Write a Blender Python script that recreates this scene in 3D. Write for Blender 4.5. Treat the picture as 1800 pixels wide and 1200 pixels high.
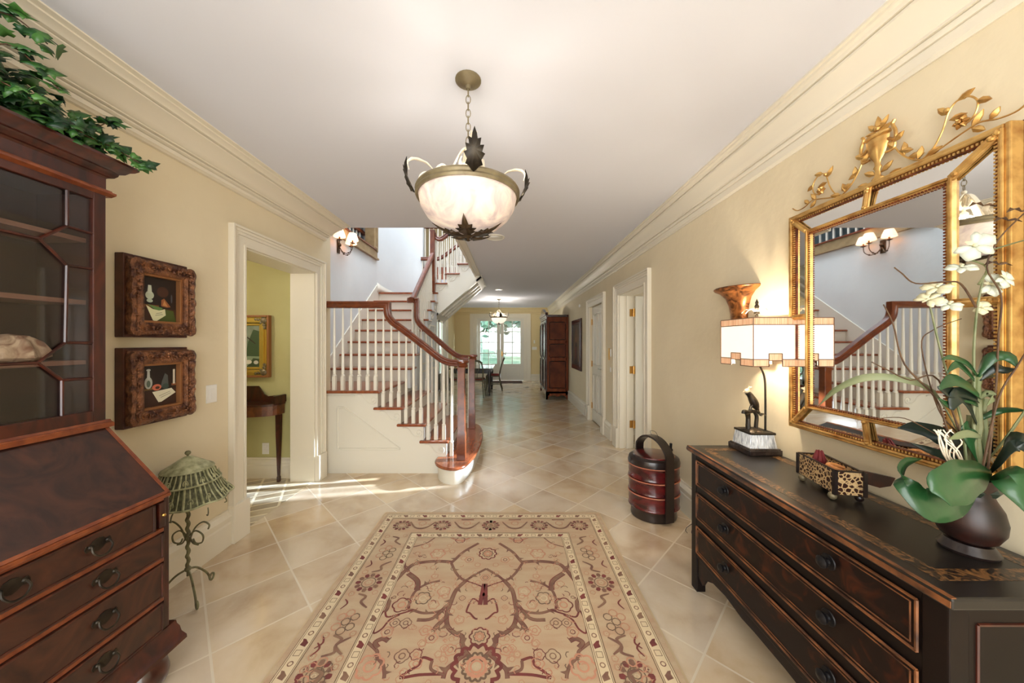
import bpy, bmesh, math, random
from math import sin, cos, pi, radians, sqrt, atan2
from mathutils import Vector, Matrix
for _o in list(bpy.data.objects): bpy.data.objects.remove(_o)
SC = bpy.context.scene
COL = SC.collection
def lin(r, g, b):
    return tuple(((c/255)/12.92 if c/255 <= .04045 else ((c/255+.055)/1.055)**2.4) for c in (r, g, b)) + (1,)
# ---------------------------------------------------------------- camera, view
EYE, FPX, VX, VY = 1.45, 585.0, 895.0, 601.0
cd = bpy.data.cameras.new('camera'); cam = bpy.data.objects.new('camera', cd); COL.objects.link(cam)
cam.location = (0, 0, EYE); cam.rotation_euler = (pi/2, 0, 0)
cd.sensor_width = 36; cd.lens = 36*FPX/1800; cd.shift_x = (900-VX)/1800; cd.shift_y = (VY-600)/1800
cd.clip_start = .02; cd.clip_end = 200
SC.camera = cam
SC.view_settings.view_transform = 'Standard'; SC.view_settings.look = 'None'
SC.view_settings.gamma = 1; SC.view_settings.exposure = 0.3
try: SC.view_settings.use_curve_mapping = False
except Exception: pass
# ---------------------------------------------------------------- daylight
W = bpy.data.worlds.new('daylight'); SC.world = W; W.use_nodes = True
wn = W.node_tree; bg = wn.nodes['Background']
tc = wn.nodes.new('ShaderNodeTexCoord'); sp = wn.nodes.new('ShaderNodeSeparateXYZ'); cr = wn.nodes.new('ShaderNodeValToRGB')
wn.links.new(tc.outputs['Generated'], sp.inputs[0]); wn.links.new(sp.outputs['Z'], cr.inputs[0]); wn.links.new(cr.outputs[0], bg.inputs[0])
cr.color_ramp.elements[0].position = 0.0; cr.color_ramp.elements[0].color = (.95, .97, 1, 1)
cr.color_ramp.elements[1].position = .6; cr.color_ramp.elements[1].color = (.62, .78, 1, 1)
bg.inputs[1].default_value = 3.2
def portal(name, loc, rot, sx, sy):
    l = bpy.data.lights.new(name, 'AREA'); l.shape = 'RECTANGLE'; l.size = sx; l.size_y = sy; l.cycles.is_portal = True
    o = bpy.data.objects.new(name, l); COL.objects.link(o); o.location = loc; o.rotation_euler = rot; return o
def lamp(name, loc, power, color=(1, .8, .6), r=.03, parent=None):
    l = bpy.data.lights.new(name, 'POINT'); l.energy = power; l.color = color; l.shadow_soft_size = r
    o = bpy.data.objects.new(name, l); COL.objects.link(o)
    if parent is not None:
        o.parent = parent; o.location = Vector(loc)-base_of(parent)
    else: o.location = loc
    return o
def area(name, loc, rot, sx, sy, power, color):
    l = bpy.data.lights.new(name, 'AREA'); l.shape = 'RECTANGLE'; l.size = sx; l.size_y = sy; l.energy = power; l.color = color
    o = bpy.data.objects.new(name, l); COL.objects.link(o); o.location = loc; o.rotation_euler = rot; return o
# added fill panel behind the camera; daylight through the stair window high up, and the side room's window
area('front_fill_panel', (-.25, -1.95, 1.45), (pi/2, 0, 0), 3.0, 2.3, 120, (.90, .95, 1))
area('stair_window_daylight', (-1.6, 5.4, 5.35), (0, 0, 0), 1.6, 2.6, 100, (.84, .91, 1))
area('side_room_daylight', (3.98, 3.1, 1.5), (0, pi/2, 0), 1.2, .9, 18, (.9, .95, 1))
_sun = bpy.data.lights.new('sun', 'SUN'); _sun.energy = 24; _sun.angle = radians(1.6); _sun.color = (.66, .80, 1)
sun = bpy.data.objects.new('sun', _sun); COL.objects.link(sun); sun.location = (8, 6, 4)
sun.rotation_euler = Vector((1, .176, .30)).to_track_quat('Z', 'Y').to_euler()
# ---------------------------------------------------------------- materials
def mat(name, col, rough=.5, metal=0, col2=None, scale=5, mix=1, stretch=None, bump=0, bscale=60, emis=0, ecol=None, coat=0, spec=None, detail=4, lo=.35, hi=.65, wave=False, dist=0, sss=0, alpha=1):
    m = bpy.data.materials.new(name); m.use_nodes = True; nt = m.node_tree; N = nt.nodes; L = nt.links
    b = N['Principled BSDF']; b.inputs['Base Color'].default_value = col; b.inputs['Roughness'].default_value = rough; b.inputs['Metallic'].default_value = metal
    if coat: b.inputs['Coat Weight'].default_value = coat; b.inputs['Coat Roughness'].default_value = .12
    if spec is not None: b.inputs['Specular IOR Level'].default_value = spec
    if emis: b.inputs['Emission Color'].default_value = ecol or col; b.inputs['Emission Strength'].default_value = emis
    if sss: b.inputs['Subsurface Weight'].default_value = sss; b.inputs['Subsurface Radius'].default_value = (.02, .02, .02)
    if col2 or bump:
        t = N.new('ShaderNodeTexCoord'); mp = N.new('ShaderNodeMapping'); L.new(t.outputs['Object'], mp.inputs[0])
        if stretch: mp.inputs['Scale'].default_value = stretch
    if col2:
        if wave:
            n = N.new('ShaderNodeTexWave'); n.inputs['Scale'].default_value = scale; n.inputs['Distortion'].default_value = dist or 6; n.inputs['Detail'].default_value = 3
        else:
            n = N.new('ShaderNodeTexNoise'); n.inputs['Scale'].default_value = scale; n.inputs['Detail'].default_value = detail
            n.inputs['Distortion'].default_value = dist
        L.new(mp.outputs[0], n.inputs['Vector'])
        r = N.new('ShaderNodeValToRGB'); r.color_ramp.elements[0].position = lo; r.color_ramp.elements[1].position = hi
        r.color_ramp.elements[0].color = col; r.color_ramp.elements[1].color = col2
        L.new(n.outputs[0], r.inputs[0]); L.new(r.outputs[0], b.inputs['Base Color'])
        if emis and not ecol: L.new(r.outputs[0], b.inputs['Emission Color'])
    if bump:
        n2 = N.new('ShaderNodeTexNoise'); n2.inputs['Scale'].default_value = bscale; n2.inputs['Detail'].default_value = 3; L.new(mp.outputs[0], n2.inputs['Vector'])
        bp = N.new('ShaderNodeBump'); bp.inputs['Strength'].default_value = bump; bp.inputs['Distance'].default_value = .01
        L.new(n2.outputs[0], bp.inputs['Height']); L.new(bp.outputs[0], b.inputs['Normal'])
    return m
def glassmat(name, tint=(.95, 1, .98, 1), gloss=.12):
    m = bpy.data.materials.new(name); m.use_nodes = True; nt = m.node_tree; N = nt.nodes; L = nt.links
    N.remove(N['Principled BSDF']); o = N['Material Output']
    t = N.new('ShaderNodeBsdfTransparent'); t.inputs[0].default_value = tint
    g = N.new('ShaderNodeBsdfGlossy'); g.inputs['Roughness'].default_value = .03
    x = N.new('ShaderNodeMixShader'); x.inputs[0].default_value = gloss
    L.new(t.outputs[0], x.inputs[1]); L.new(g.outputs[0], x.inputs[2]); L.new(x.outputs[0], o.inputs[0]); return m
M = {}
M['wall'] = mat('cream_plaster', lin(229, 215, 184), .75, col2=lin(223, 208, 176), scale=1.5, bump=.25, bscale=14)
M['stairwall'] = mat('pale_plaster', lin(222, 226, 225), .8, col2=lin(215, 219, 219), scale=1.5, bump=.2, bscale=14)
M['green'] = mat('green_plaster', lin(198, 192, 136), .8, col2=lin(192, 184, 128), scale=2)
M['ceil'] = mat('ceiling_paint', lin(222, 223, 230), .9)
M['trim'] = mat('cream_trim_paint', lin(232, 223, 203), .35)
M['white'] = mat('white_trim_paint', lin(226, 220, 204), .4)
M['baluster'] = mat('baluster_paint', lin(232, 226, 210), .35)
M['tanwall'] = mat('tan_plaster', lin(226, 206, 158), .8)
M['cherry'] = mat('cherry_wood', lin(116, 64, 30), .4, col2=lin(86, 44, 20), scale=6, stretch=(2, 2, 2), dist=2, coat=.5, spec=.6)
M['rail'] = mat('rail_wood', lin(122, 60, 26), .28, col2=lin(96, 42, 17), scale=9, dist=1.5, coat=.3)
M['tread'] = mat('tread_wood', lin(152, 82, 46), .25, col2=lin(130, 64, 34), scale=5, stretch=(6, 1, 1), coat=.4)
M['mahog'] = mat('mahogany', lin(76, 32, 19), .3, col2=lin(42, 17, 12), scale=4, stretch=(3, 3, 1), dist=1.5, coat=.4)
M['burl'] = mat('walnut_burl', lin(72, 39, 26), .34, col2=lin(34, 17, 14), scale=5, dist=3.5, detail=7, coat=.35, lo=.3, hi=.7)
M['edgewood'] = mat('banded_wood', lin(132, 68, 34), .3, col2=lin(102, 46, 23), scale=30, coat=.4)
M['cabin'] = mat('cabinet_interior', lin(70, 42, 34), .6, col2=lin(52, 32, 28), scale=3, stretch=(1, 1, 5))
M['arm'] = mat('armoire_wood', lin(126, 62, 24), .5, col2=lin(98, 44, 16), scale=5, stretch=(3, 3, .6), spec=.2)
M['armpanel'] = mat('armoire_panel_wood', lin(112, 54, 22), .5, col2=lin(84, 38, 14), scale=5, spec=.2)
M['armdark'] = mat('armoire_dark', lin(74, 30, 20), .25, col2=lin(44, 18, 14), scale=6, coat=.5)
M['black'] = mat('black_lacquer', lin(26, 17, 14), .4, col2=lin(14, 10, 9), scale=3, spec=.18)
M['chestfront'] = mat('chinoiserie_lacquer', lin(25, 15, 12), .38, col2=lin(84, 38, 18), scale=8, dist=2.6, detail=8, lo=.54, hi=.82, spec=.2)
M['chesttop'] = mat('lacquer_top', lin(25, 22, 20), .3, col2=lin(35, 30, 26), scale=3, spec=.5)
M['chestgold'] = mat('worn_gilt_line', lin(138, 84, 46), .4, col2=lin(56, 32, 20), scale=14)
M['chestband'] = mat('gilt_scroll_band', lin(27, 22, 19), .32, col2=lin(140, 98, 56), scale=26, dist=3, detail=6, lo=.44, hi=.66)
M['knob'] = mat('iron_knob', lin(26, 24, 26), .45, metal=.5)
M['gold'] = mat('antique_gold', lin(222, 182, 112), .3, metal=.8, col2=lin(168, 118, 60), scale=22, lo=.4, hi=.75)
M['giltred'] = mat('gilt_recess', lin(140, 72, 34), .4, metal=.5, col2=lin(90, 40, 22), scale=30)
M['frame'] = mat('carved_frame', lin(146, 96, 62), .38, metal=.3, col2=lin(74, 40, 28), scale=26, bump=.9, bscale=90)
M['framedark'] = mat('frame_dark_wood', lin(86, 46, 30), .4, col2=lin(60, 28, 20), scale=12)
M['framein'] = mat('frame_inner_gilt', lin(160, 108, 66), .4, metal=.3)
M['mirror'] = mat('mirror_glass', (.86, .88, .88, 1), .015, metal=1)
M['glass'] = glassmat('window_glass')
M['cabglass'] = glassmat('cabinet_glass', (.9, .9, .9, 1), .06)
M['shelfwood'] = mat('shelf_wood', lin(132, 92, 74), .5)
M['bronze'] = mat('bronze_metal', lin(96, 78, 56), .45, metal=.7, col2=lin(62, 48, 36), scale=20)
M['darkbronze'] = mat('dark_bronze', lin(62, 54, 42), .45, metal=.6, col2=lin(38, 32, 26), scale=20)
M['olive'] = mat('olive_metal', lin(140, 128, 98), .45, metal=.4, col2=lin(116, 102, 76), scale=14)
M['bone'] = mat('ivory_metal', lin(232, 220, 196), .5)
M['copper'] = mat('copper_leaf', lin(200, 130, 74), .3, metal=.7, col2=lin(84, 50, 28), scale=12, dist=2, detail=7)
M['verdigris'] = mat('verdigris_metal', lin(184, 182, 142), .6, col2=lin(128, 128, 92), scale=30, bump=.3, bscale=60)
M['verddark'] = mat('verdigris_shaded_mesh', lin(98, 98, 66), .7, col2=lin(54, 54, 36), scale=60)  # darker tone stands for the shade inside the fretwork openings
M['vstem'] = mat('verdigris_stem', lin(124, 120, 84), .6, col2=lin(86, 76, 50), scale=26)
M['bowl'] = mat('alabaster_bowl', lin(244, 226, 208), .4, col2=lin(200, 180, 174), scale=7, dist=2.5, emis=.2)
M['bowlfar'] = mat('frosted_bowl', lin(255, 236, 214), .4, emis=.8)
M['shade'] = mat('lit_silk_shade', lin(252, 236, 218), .8, emis=.58)
M['shadetrim'] = mat('pleated_trim', lin(240, 196, 156), .8, col2=lin(214, 160, 120), scale=14, stretch=(14, 14, .6), emis=.28)
M['cord'] = mat('brown_cord', lin(122, 88, 66), .7)
M['sshade'] = mat('lit_pleated_shade', lin(255, 220, 186), .8, emis=.85)
M['crystal'] = mat('beaded_glass', lin(226, 226, 222), .15, col2=lin(140, 140, 140), scale=10, stretch=(16, 16, 1), spec=.8)
M['ivy'] = mat('ivy_leaf', lin(28, 74, 26), .42, col2=lin(76, 118, 52), scale=9, lo=.35, hi=.7)
M['ivydk'] = mat('ivy_leaf_deep', lin(16, 42, 22), .45, col2=lin(34, 78, 34), scale=9)
M['stem'] = mat('brown_twig', lin(98, 72, 44), .7, col2=lin(70, 46, 30), scale=30)
M['gstem'] = mat('green_stem', lin(126, 128, 92), .5, col2=lin(98, 108, 66), scale=18)
M['leaf'] = mat('orchid_leaf', lin(38, 86, 42), .36, col2=lin(25, 64, 32), scale=6, coat=.2)
M['leafdk'] = mat('orchid_leaf_dark', lin(30, 44, 34), .35, col2=lin(18, 30, 24), scale=6)
M['leafgrey'] = mat('grass_leaf', lin(140, 146, 108), .5, col2=lin(110, 120, 82), scale=8)
M['petal'] = mat('white_petal', lin(206, 210, 192), .6)
M['petal2'] = mat('cream_petal', lin(214, 208, 172), .6)
M['pot'] = mat('brown_glazed_pot', lin(46, 20, 14), .4, col2=lin(22, 15, 12), scale=9, dist=2)
M['redlac'] = mat('red_lacquer', lin(104, 20, 22), .25, col2=lin(46, 12, 16), scale=5, stretch=(1, 1, 3), coat=.5)
M['redband'] = mat('lacquer_band_edge', lin(176, 104, 76), .35)
M['blk'] = mat('black_wood', lin(32, 22, 20), .3, coat=.3)
M['brass'] = mat('brass', lin(196, 150, 78), .3, metal=.9)
M['chrome'] = mat('chrome', lin(210, 210, 205), .2, metal=1)
M['plate'] = mat('white_plastic', lin(238, 234, 226), .4)
M['red'] = mat('red_fabric', lin(132, 40, 30), .9)
M['chair'] = mat('olive_chair_paint', lin(110, 104, 76), .45, col2=lin(82, 74, 52), scale=14)
M['table'] = mat('dark_table', lin(32, 22, 22), .3, coat=.4)
M['tabtop'] = mat('polished_table_top', lin(60, 46, 42), .12, coat=.8)
M['marb'] = mat('dark_marble', lin(44, 34, 30), .3, col2=lin(90, 76, 66), scale=18, bump=.6, bscale=40, lo=.5, hi=.8)
M['birdm'] = mat('bird_bronze', lin(70, 60, 44), .4, metal=.5, col2=lin(38, 32, 26), scale=24)
M['birdhead'] = mat('bird_pale', lin(196, 180, 150), .45, metal=.3)
M['shell'] = mat('seashell', lin(236, 208, 174), .5, col2=lin(150, 104, 80), scale=14, dist=3, detail=6)
M['wire'] = mat('black_cable', lin(40, 36, 34), .6)
M['grass'] = mat('lawn', lin(92, 114, 76), .9, col2=lin(64, 88, 54), scale=1)
M['foliage'] = mat('tree_foliage', lin(60, 86, 64), .8, col2=lin(100, 130, 100), scale=3)
M['bark'] = mat('tree_bark', lin(104, 110, 92), .9, col2=lin(80, 86, 70), scale=6)
M['patio'] = mat('patio_paving', lin(150, 134, 124), .85, col2=lin(132, 116, 106), scale=3)
M['mat'] = mat('door_mat', lin(92, 62, 44), .95, col2=lin(60, 36, 28), scale=18)
M['tanframe'] = mat('olive_tan_trim', lin(158, 134, 96), .5, col2=lin(138, 114, 78), scale=10)
# floor: travertine set diagonally
def floor_mat(name, W_, u0, v0, base, vary, grout, gw, rough, ang=45, aspect=1):
    m = bpy.data.materials.new(name); m.use_nodes = True; nt = m.node_tree; N = nt.nodes; L = nt.links; b = N['Principled BSDF']
    t = N.new('ShaderNodeTexCoord'); mp = N.new('ShaderNodeMapping'); mp.vector_type = 'POINT'
    L.new(t.outputs['Object'], mp.inputs[0]); mp.inputs['Rotation'].default_value = (0, 0, radians(ang)); 
    s = N.new('ShaderNodeSeparateXYZ'); L.new(mp.outputs[0], s.inputs[0])
    def ma(op, a, b_=None):
        n = N.new('ShaderNodeMath'); n.operation = op
        for i, q in enumerate((a, b_)):
            if q is None: continue
            if isinstance(q, (int, float)): n.inputs[i].default_value = q
            else: L.new(q, n.inputs[i])
        return n.outputs[0]
    u = ma('DIVIDE', ma('SUBTRACT', s.outputs['X'], u0), W_); v = ma('DIVIDE', ma('SUBTRACT', s.outputs['Y'], v0), W_*aspect)
    fu = ma('ABSOLUTE', ma('SUBTRACT', ma('FRACT', ma('ADD', u, .5)), .5)); fv = ma('ABSOLUTE', ma('SUBTRACT', ma('FRACT', ma('ADD', v, .5)), .5))
    g = ma('MINIMUM', ma('MULTIPLY', fu, W_), ma('MULTIPLY', fv, W_*aspect))
    mask = ma('LESS_THAN', g, gw)
    cx = N.new('ShaderNodeCombineXYZ'); L.new(ma('FLOOR', u), cx.inputs[0]); L.new(ma('FLOOR', v), cx.inputs[1])
    wnz = N.new('ShaderNodeTexWhiteNoise'); wnz.noise_dimensions = '3D'; L.new(cx.outputs[0], wnz.inputs['Vector'])
    ns = N.new('ShaderNodeTexNoise'); ns.inputs['Scale'].default_value = 2.6; ns.inputs['Detail'].default_value = 10; ns.inputs['Roughness'].default_value = .56; ns.inputs['Distortion'].default_value = .35
    off = N.new('ShaderNodeVectorMath'); off.operation = 'MULTIPLY_ADD'; L.new(wnz.outputs['Color'], off.inputs[0]); off.inputs[1].default_value = (7, 7, 7); L.new(t.outputs['Object'], off.inputs[2])
    L.new(off.outputs[0], ns.inputs['Vector'])
    r = N.new('ShaderNodeValToRGB'); e = r.color_ramp.elements; e[0].position = .3; e[0].color = vary[0]; e[1].position = .72; e[1].color = vary[1]
    md = r.color_ramp.elements.new(.5); md.color = base
    L.new(ns.outputs[0], r.inputs[0])
    hv = N.new('ShaderNodeHueSaturation'); L.new(r.outputs[0], hv.inputs['Color']); L.new(ma('ADD', ma('MULTIPLY', wnz.outputs['Value'], .07), .965), hv.inputs['Value'])
    L.new(ma('ADD', ma('MULTIPLY', wnz.outputs['Value'], .25), .82), hv.inputs['Saturation'])
    mx = N.new('ShaderNodeMix'); mx.data_type = 'RGBA'; L.new(mask, mx.inputs[0]); L.new(hv.outputs[0], mx.inputs[6]); mx.inputs[7].default_value = grout
    L.new(mx.outputs[2], b.inputs['Base Color']); b.inputs['Specular IOR Level'].default_value = .8; b.inputs['Coat Weight'].default_value = .35; b.inputs['Coat Roughness'].default_value = .16
    ns2 = N.new('ShaderNodeTexNoise'); ns2.inputs['Scale'].default_value = 30; ns2.inputs['Detail'].default_value = 5; L.new(t.outputs['Object'], ns2.inputs['Vector'])
    L.new(ma('ADD', ma('MULTIPLY', mask, .35), ma('ADD', ma('MULTIPLY', ns2.outputs[0], .25), rough-.12)), b.inputs['Roughness'])
    bp = N.new('ShaderNodeBump'); bp.inputs['Strength'].default_value = .15; bp.inputs['Distance'].default_value = .003
    L.new(ma('SUBTRACT', ma('MULTIPLY', ns2.outputs[0], .35), mask), bp.inputs['Height']); L.new(bp.outputs[0], b.inputs['Normal'])
    return m
_c45 = cos(pi/4)
M['floor'] = floor_mat('travertine_floor', .406, (0.046-3.557)*_c45, (0.046+3.557)*_c45, lin(208, 184, 150), (lin(178, 148, 112), lin(222, 204, 176)), lin(214, 200, 176), .0048, .15)
M['brickfloor'] = floor_mat('small_stone_floor', .22, .02, .03, lin(178, 160, 128), (lin(138, 116, 90), lin(208, 192, 160)), lin(228, 216, 186), .010, .5, ang=-28, aspect=.5)
# ---------------------------------------------------------------- mesh helpers
def _frames(pts, closed=False):
    n = len(pts); T = []
    for i in range(n):
        a = pts[i-1] if (i > 0 or closed) else pts[0]; b = pts[(i+1) % n] if (i < n-1 or closed) else pts[-1]
        d = (b-a); T.append(d.normalized() if d.length > 1e-9 else Vector((0, 0, 1)))
    up = Vector((0, 0, 1)) if abs(T[0].z) < .9 else Vector((0, 1, 0))
    nrm = (up - T[0]*up.dot(T[0])).normalized(); out = []
    for i in range(n):
        if i: nrm = (nrm - T[i]*nrm.dot(T[i]))
        if nrm.length < 1e-6: nrm = T[i].orthogonal()
        nrm = nrm.normalized(); out.append((T[i], nrm, T[i].cross(nrm)))
    return out
class MB:
    def __init__(s): s.v = []; s.f = []; s.m = []
    def add(s, vs, fs, m=0):
        o = len(s.v); s.v += [tuple(q) for q in vs]; s.f += [tuple(i+o for i in f) for f in fs]; s.m += [m]*len(fs); return s
    def box(s, x0, x1, y0, y1, z0, z1, m=0):
        x0, x1 = sorted((x0, x1)); y0, y1 = sorted((y0, y1)); z0, z1 = sorted((z0, z1))
        v = [(x, y, z) for x in (x0, x1) for y in (y0, y1) for z in (z0, z1)]
        return s.add(v, [(0, 1, 3, 2), (4, 6, 7, 5), (0, 4, 5, 1), (2, 3, 7, 6), (0, 2, 6, 4), (1, 5, 7, 3)], m)
    def obox(s, c, ax, ay, az, m=0):   # oriented box: centre and three half vectors
        c, ax, ay, az = map(Vector, (c, ax, ay, az))
        v = [c+ax*i+ay*j+az*k for i in (-1, 1) for j in (-1, 1) for k in (-1, 1)]
        return s.add(v, [(0, 1, 3, 2), (4, 6, 7, 5), (0, 4, 5, 1), (2, 3, 7, 6), (0, 2, 6, 4), (1, 5, 7, 3)], m)
    def prism(s, poly, ax, a, b, m=0):
        def P3(p, t): return {'x': (t, p[0], p[1]), 'y': (p[0], t, p[1]), 'z': (p[0], p[1], t)}[ax]
        n = len(poly); v = [P3(p, a) for p in poly]+[P3(p, b) for p in poly]
        return s.add(v, [tuple(range(n))[::-1], tuple(range(n, 2*n))]+[(i, (i+1) % n, n+(i+1) % n, n+i) for i in range(n)], m)
    def tube(s, pts, r, seg=8, closed=False, m=0, flat=1):
        pts = [Vector(p) for p in pts]; n = len(pts); rs = r if isinstance(r, (list, tuple)) else [r]*n
        fr = _frames(pts, closed); v = []
        for p, (t, a, b), q in zip(pts, fr, rs):
            for k in range(seg):
                th = 2*pi*k/seg; v.append(p + a*cos(th)*q + b*sin(th)*q*flat)
        f = []
        for i in range(n if closed else n-1):
            for k in range(seg):
                j = (i+1) % n; f.append((i*seg+k, i*seg+(k+1) % seg, j*seg+(k+1) % seg, j*seg+k))
        if not closed: f += [tuple(range(seg))[::-1], tuple((n-1)*seg+k for k in range(seg))]
        return s.add(v, f, m)
    def lathe(s, prof, c=(0, 0, 0), seg=24, m=0, sx=1, sy=1, a0=0, a1=2*pi, wob=None):
        full = abs(a1-a0-2*pi) < 1e-6; k = seg if full else seg+1; v = []
        for (r, z) in prof:
            for i in range(k):
                a = a0+(a1-a0)*i/seg; w = wob(a, r, z) if wob else 1
                v.append((c[0]+r*w*cos(a)*sx, c[1]+r*w*sin(a)*sy, c[2]+z))
        f = []
        for j in range(len(prof)-1):
            for i in range(seg):
                i2 = (i+1) % k
                f.append((j*k+i, j*k+i2, (j+1)*k+i2, (j+1)*k+i))
        if full:
            if prof[0][0] > 1e-5: f.append(tuple(range(k))[::-1])
            if prof[-1][0] > 1e-5: f.append(tuple((len(prof)-1)*k+i for i in range(k)))
        return s.add(v, f, m)
    def ball(s, c, r, seg=12, m=0):
        rx, ry, rz = r if isinstance(r, (tuple, list)) else (r, r, r)
        n = max(4, seg//2); pr = [(sin(pi*i/n), -cos(pi*i/n)) for i in range(n+1)]
        v = []
        for (q, z) in pr:
            for k in range(seg): a = 2*pi*k/seg; v.append((c[0]+q*rx*cos(a), c[1]+q*ry*sin(a), c[2]+z*rz))
        f = [(j*seg+k, j*seg+(k+1) % seg, (j+1)*seg+(k+1) % seg, (j+1)*seg+k) for j in range(n) for k in range(seg)]
        return s.add(v, f, m)
    def sweep(s, path, prof, side, m=0):   # prof: (across, up) ; side: constant side vector
        path = [Vector(p) for p in path]; side = Vector(side).normalized(); n = len(path); k = len(prof); v = []
        for i, p in enumerate(path):
            t = Vector((0, 0, 0))
            if i: t += (p-path[i-1]).normalized()
            if i < n-1: t += (path[i+1]-p).normalized()
            t.normalize(); up = side.cross(t).normalized()
            sc = 1.0
            if 0 < i < n-1:
                c_ = (p-path[i-1]).normalized().dot(t); sc = 1/max(.5, c_)
            for (a, b) in prof: v.append(p+side*a+up*b*sc)
        f = [(i*k+j, i*k+(j+1) % k, (i+1)*k+(j+1) % k, (i+1)*k+j) for i in range(n-1) for j in range(k)]
        f += [tuple(range(k))[::-1], tuple((n-1)*k+j for j in range(k))]
        return s.add(v, f, m)
    def ribbon(s, path, widths, side, fold=0, m=0, up=None):
        path = [Vector(p) for p in path]; n = len(path); v = []; sd0 = Vector(side)
        for i, p in enumerate(path):
            t = (path[min(i+1, n-1)]-path[max(i-1, 0)]).normalized(); sd = (sd0-t*sd0.dot(t)).normalized(); nn = sd.cross(t)
            w = widths[i]; v += [p-sd*w/2+nn*fold*w, p, p+sd*w/2+nn*fold*w]
        f = []
        for i in range(n-1):
            for j in (0, 1): f.append((i*3+j, i*3+j+1, i*3+3+j+1, i*3+3+j))
        return s.add(v, f, m)
    def build(s, name, ms, parent=None, smooth=True, bevel=0, solid=0, sub=0, label=None):
        me = bpy.data.meshes.new(name); me.from_pydata(s.v, [], s.f)
        ms = ms if isinstance(ms, (list, tuple)) else [ms]
        for q in ms: me.materials.append(M[q] if isinstance(q, str) else q)
        me.polygons.foreach_set('material_index', s.m)
        if not solid:
            bm = bmesh.new(); bm.from_mesh(me); bmesh.ops.recalc_face_normals(bm, faces=bm.faces); bm.to_mesh(me); bm.free()
        o = bpy.data.objects.new(name, me); COL.objects.link(o)
        if parent is not None:
            B = base_of(parent); o.parent = parent
            me.transform(Matrix.Translation(-B))
        me.polygons.foreach_set('use_smooth', [smooth]*len(me.polygons))
        if smooth: me.set_sharp_from_angle(angle=radians(38))
        if solid: md = o.modifiers.new('thickness', 'SOLIDIFY'); md.thickness = solid; md.offset = 0
        if bevel:
            md = o.modifiers.new('bevel', 'BEVEL'); md.width = bevel; md.segments = 2; md.limit_method = 'ANGLE'; md.angle_limit = radians(40)
        if sub: md = o.modifiers.new('sub', 'SUBSURF'); md.levels = sub; md.render_levels = sub
        if label: o['label'] = label
        return o
def base_of(o):
    while o.parent: o = o.parent
    return o.location.copy() if o.type == 'EMPTY' else Vector((0, 0, 0))
def thing(name, label, cat, loc, group=None):
    o = bpy.data.objects.new(name, None); COL.objects.link(o); o.location = loc; o.empty_display_size = .1
    o['label'] = label; o['category'] = cat
    if group: o['group'] = group
    return o
def tag(o, label, cat, group=None, kind=None):
    o['label'] = label; o['category'] = cat
    if group: o['group'] = group
    if kind: o['kind'] = kind
    return o
def struct(o): o['kind'] = 'structure'; return o
def smoothpts(pts, n=4, closed=False):
    pts = [Vector(p) for p in pts]; out = []; N_ = len(pts)
    for i in range(N_-1 if not closed else N_):
        g = lambda k: pts[k % N_] if closed else pts[max(0, min(N_-1, k))]
        p0, p1, p2, p3 = g(i-1), g(i), g(i+1), g(i+2)
        for j in range(n):
            t = j/n; out.append(.5*((2*p1)+(p2-p0)*t+(2*p0-5*p1+4*p2-p3)*t*t+(3*p1-p0-3*p2+p3)*t**3))
    if not closed: out.append(pts[-1])
    return out
def spiral(c, r0, r1, a0, a1, n, plane):   # plane: two unit vectors
    c = Vector(c); u, w = map(Vector, plane); o = []
    for i in range(n+1):
        t = i/n; a = a0+(a1-a0)*t; r = r0+(r1-r0)*t; o.append(c+u*cos(a)*r+w*sin(a)*r)
    return o
def P(x, y, D): return Vector(((x-VX)*D/FPX, D, EYE-(y-VY)*D/FPX))       # where the ray of a photo point meets distance D
def PX(x, y, X): D = X*FPX/(x-VX); return Vector((X, D, EYE-(y-VY)*D/FPX))  # where it meets a side wall
# ================================================================ SETTING
XL, XR, YB, YF, ZC, ZU = -2.02, 1.51, -1.7, 12.5, 2.71, 3.11
S = lambda mb, name, m, **k: struct(mb.build(name, m, smooth=k.pop('smooth', False), **k))
b = MB().box(-2.26, XR+.1, YB-.2, YF+.1, -.1, 0); b.box(-2.45, -2.26, 3.6, YF, -.1, 0); S(b, 'floor', 'floor')
S(MB().box(-4.2, -2.262, 1.2, 3.57, -.1, 0).box(-2.262, -2.04, 2.53, 3.46, -.001, .0015), 'floor_powder_room', 'brickfloor')
S(MB().box(1.612, 4.1, 2.4, 5.3, -.1, 0), 'floor_side_room', 'floor')
b = MB(); b.box(-2.26, 1.7, YB-.2, 3.67, ZC, ZC+.12); b.box(-.63, 1.7, 3.67, YF+.1, ZC, ZC+.12); b.box(-2.3, -.63, 7.35, YF+.1, ZC, ZC+.12)
S(b, 'ceiling', 'ceil')
S(MB().box(-.63, -.545, 3.67, 6.62, ZC-.02, ZC).box(-.645, -.615, 3.67, 6.62, ZC-.035, ZC-.0).box(-.56, -.54, 3.67, 6.62, ZC-.03, ZC), 'trim_1', 'trim')
# left wall with doorway
b = MB(); b.box(-2.26, XL, YB, 2.53, 0, ZC); b.box(-2.26, XL, 3.46, 3.76, 0, ZC); b.box(-2.26, XL, 2.53, 3.46, 2.17, ZC)
S(b, 'wall_left', 'wall')
# right wall with two doorways
b = MB(); b.box(XR, 1.61, YB, 3.68, 0, ZC); b.box(XR, 1.61, 3.68, 4.56, 2.1, ZC); b.box(XR, 1.61, 4.56, 5.35, 0, ZC)
b.box(XR, 1.61, 5.35, 6.2, 2.1, ZC); b.box(XR, 1.61, 6.2, YF, 0, ZC); b.box(1.6, 1.68, 5.3, 6.25, 0, 2.2)
S(b, 'wall_right', 'wall')
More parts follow.
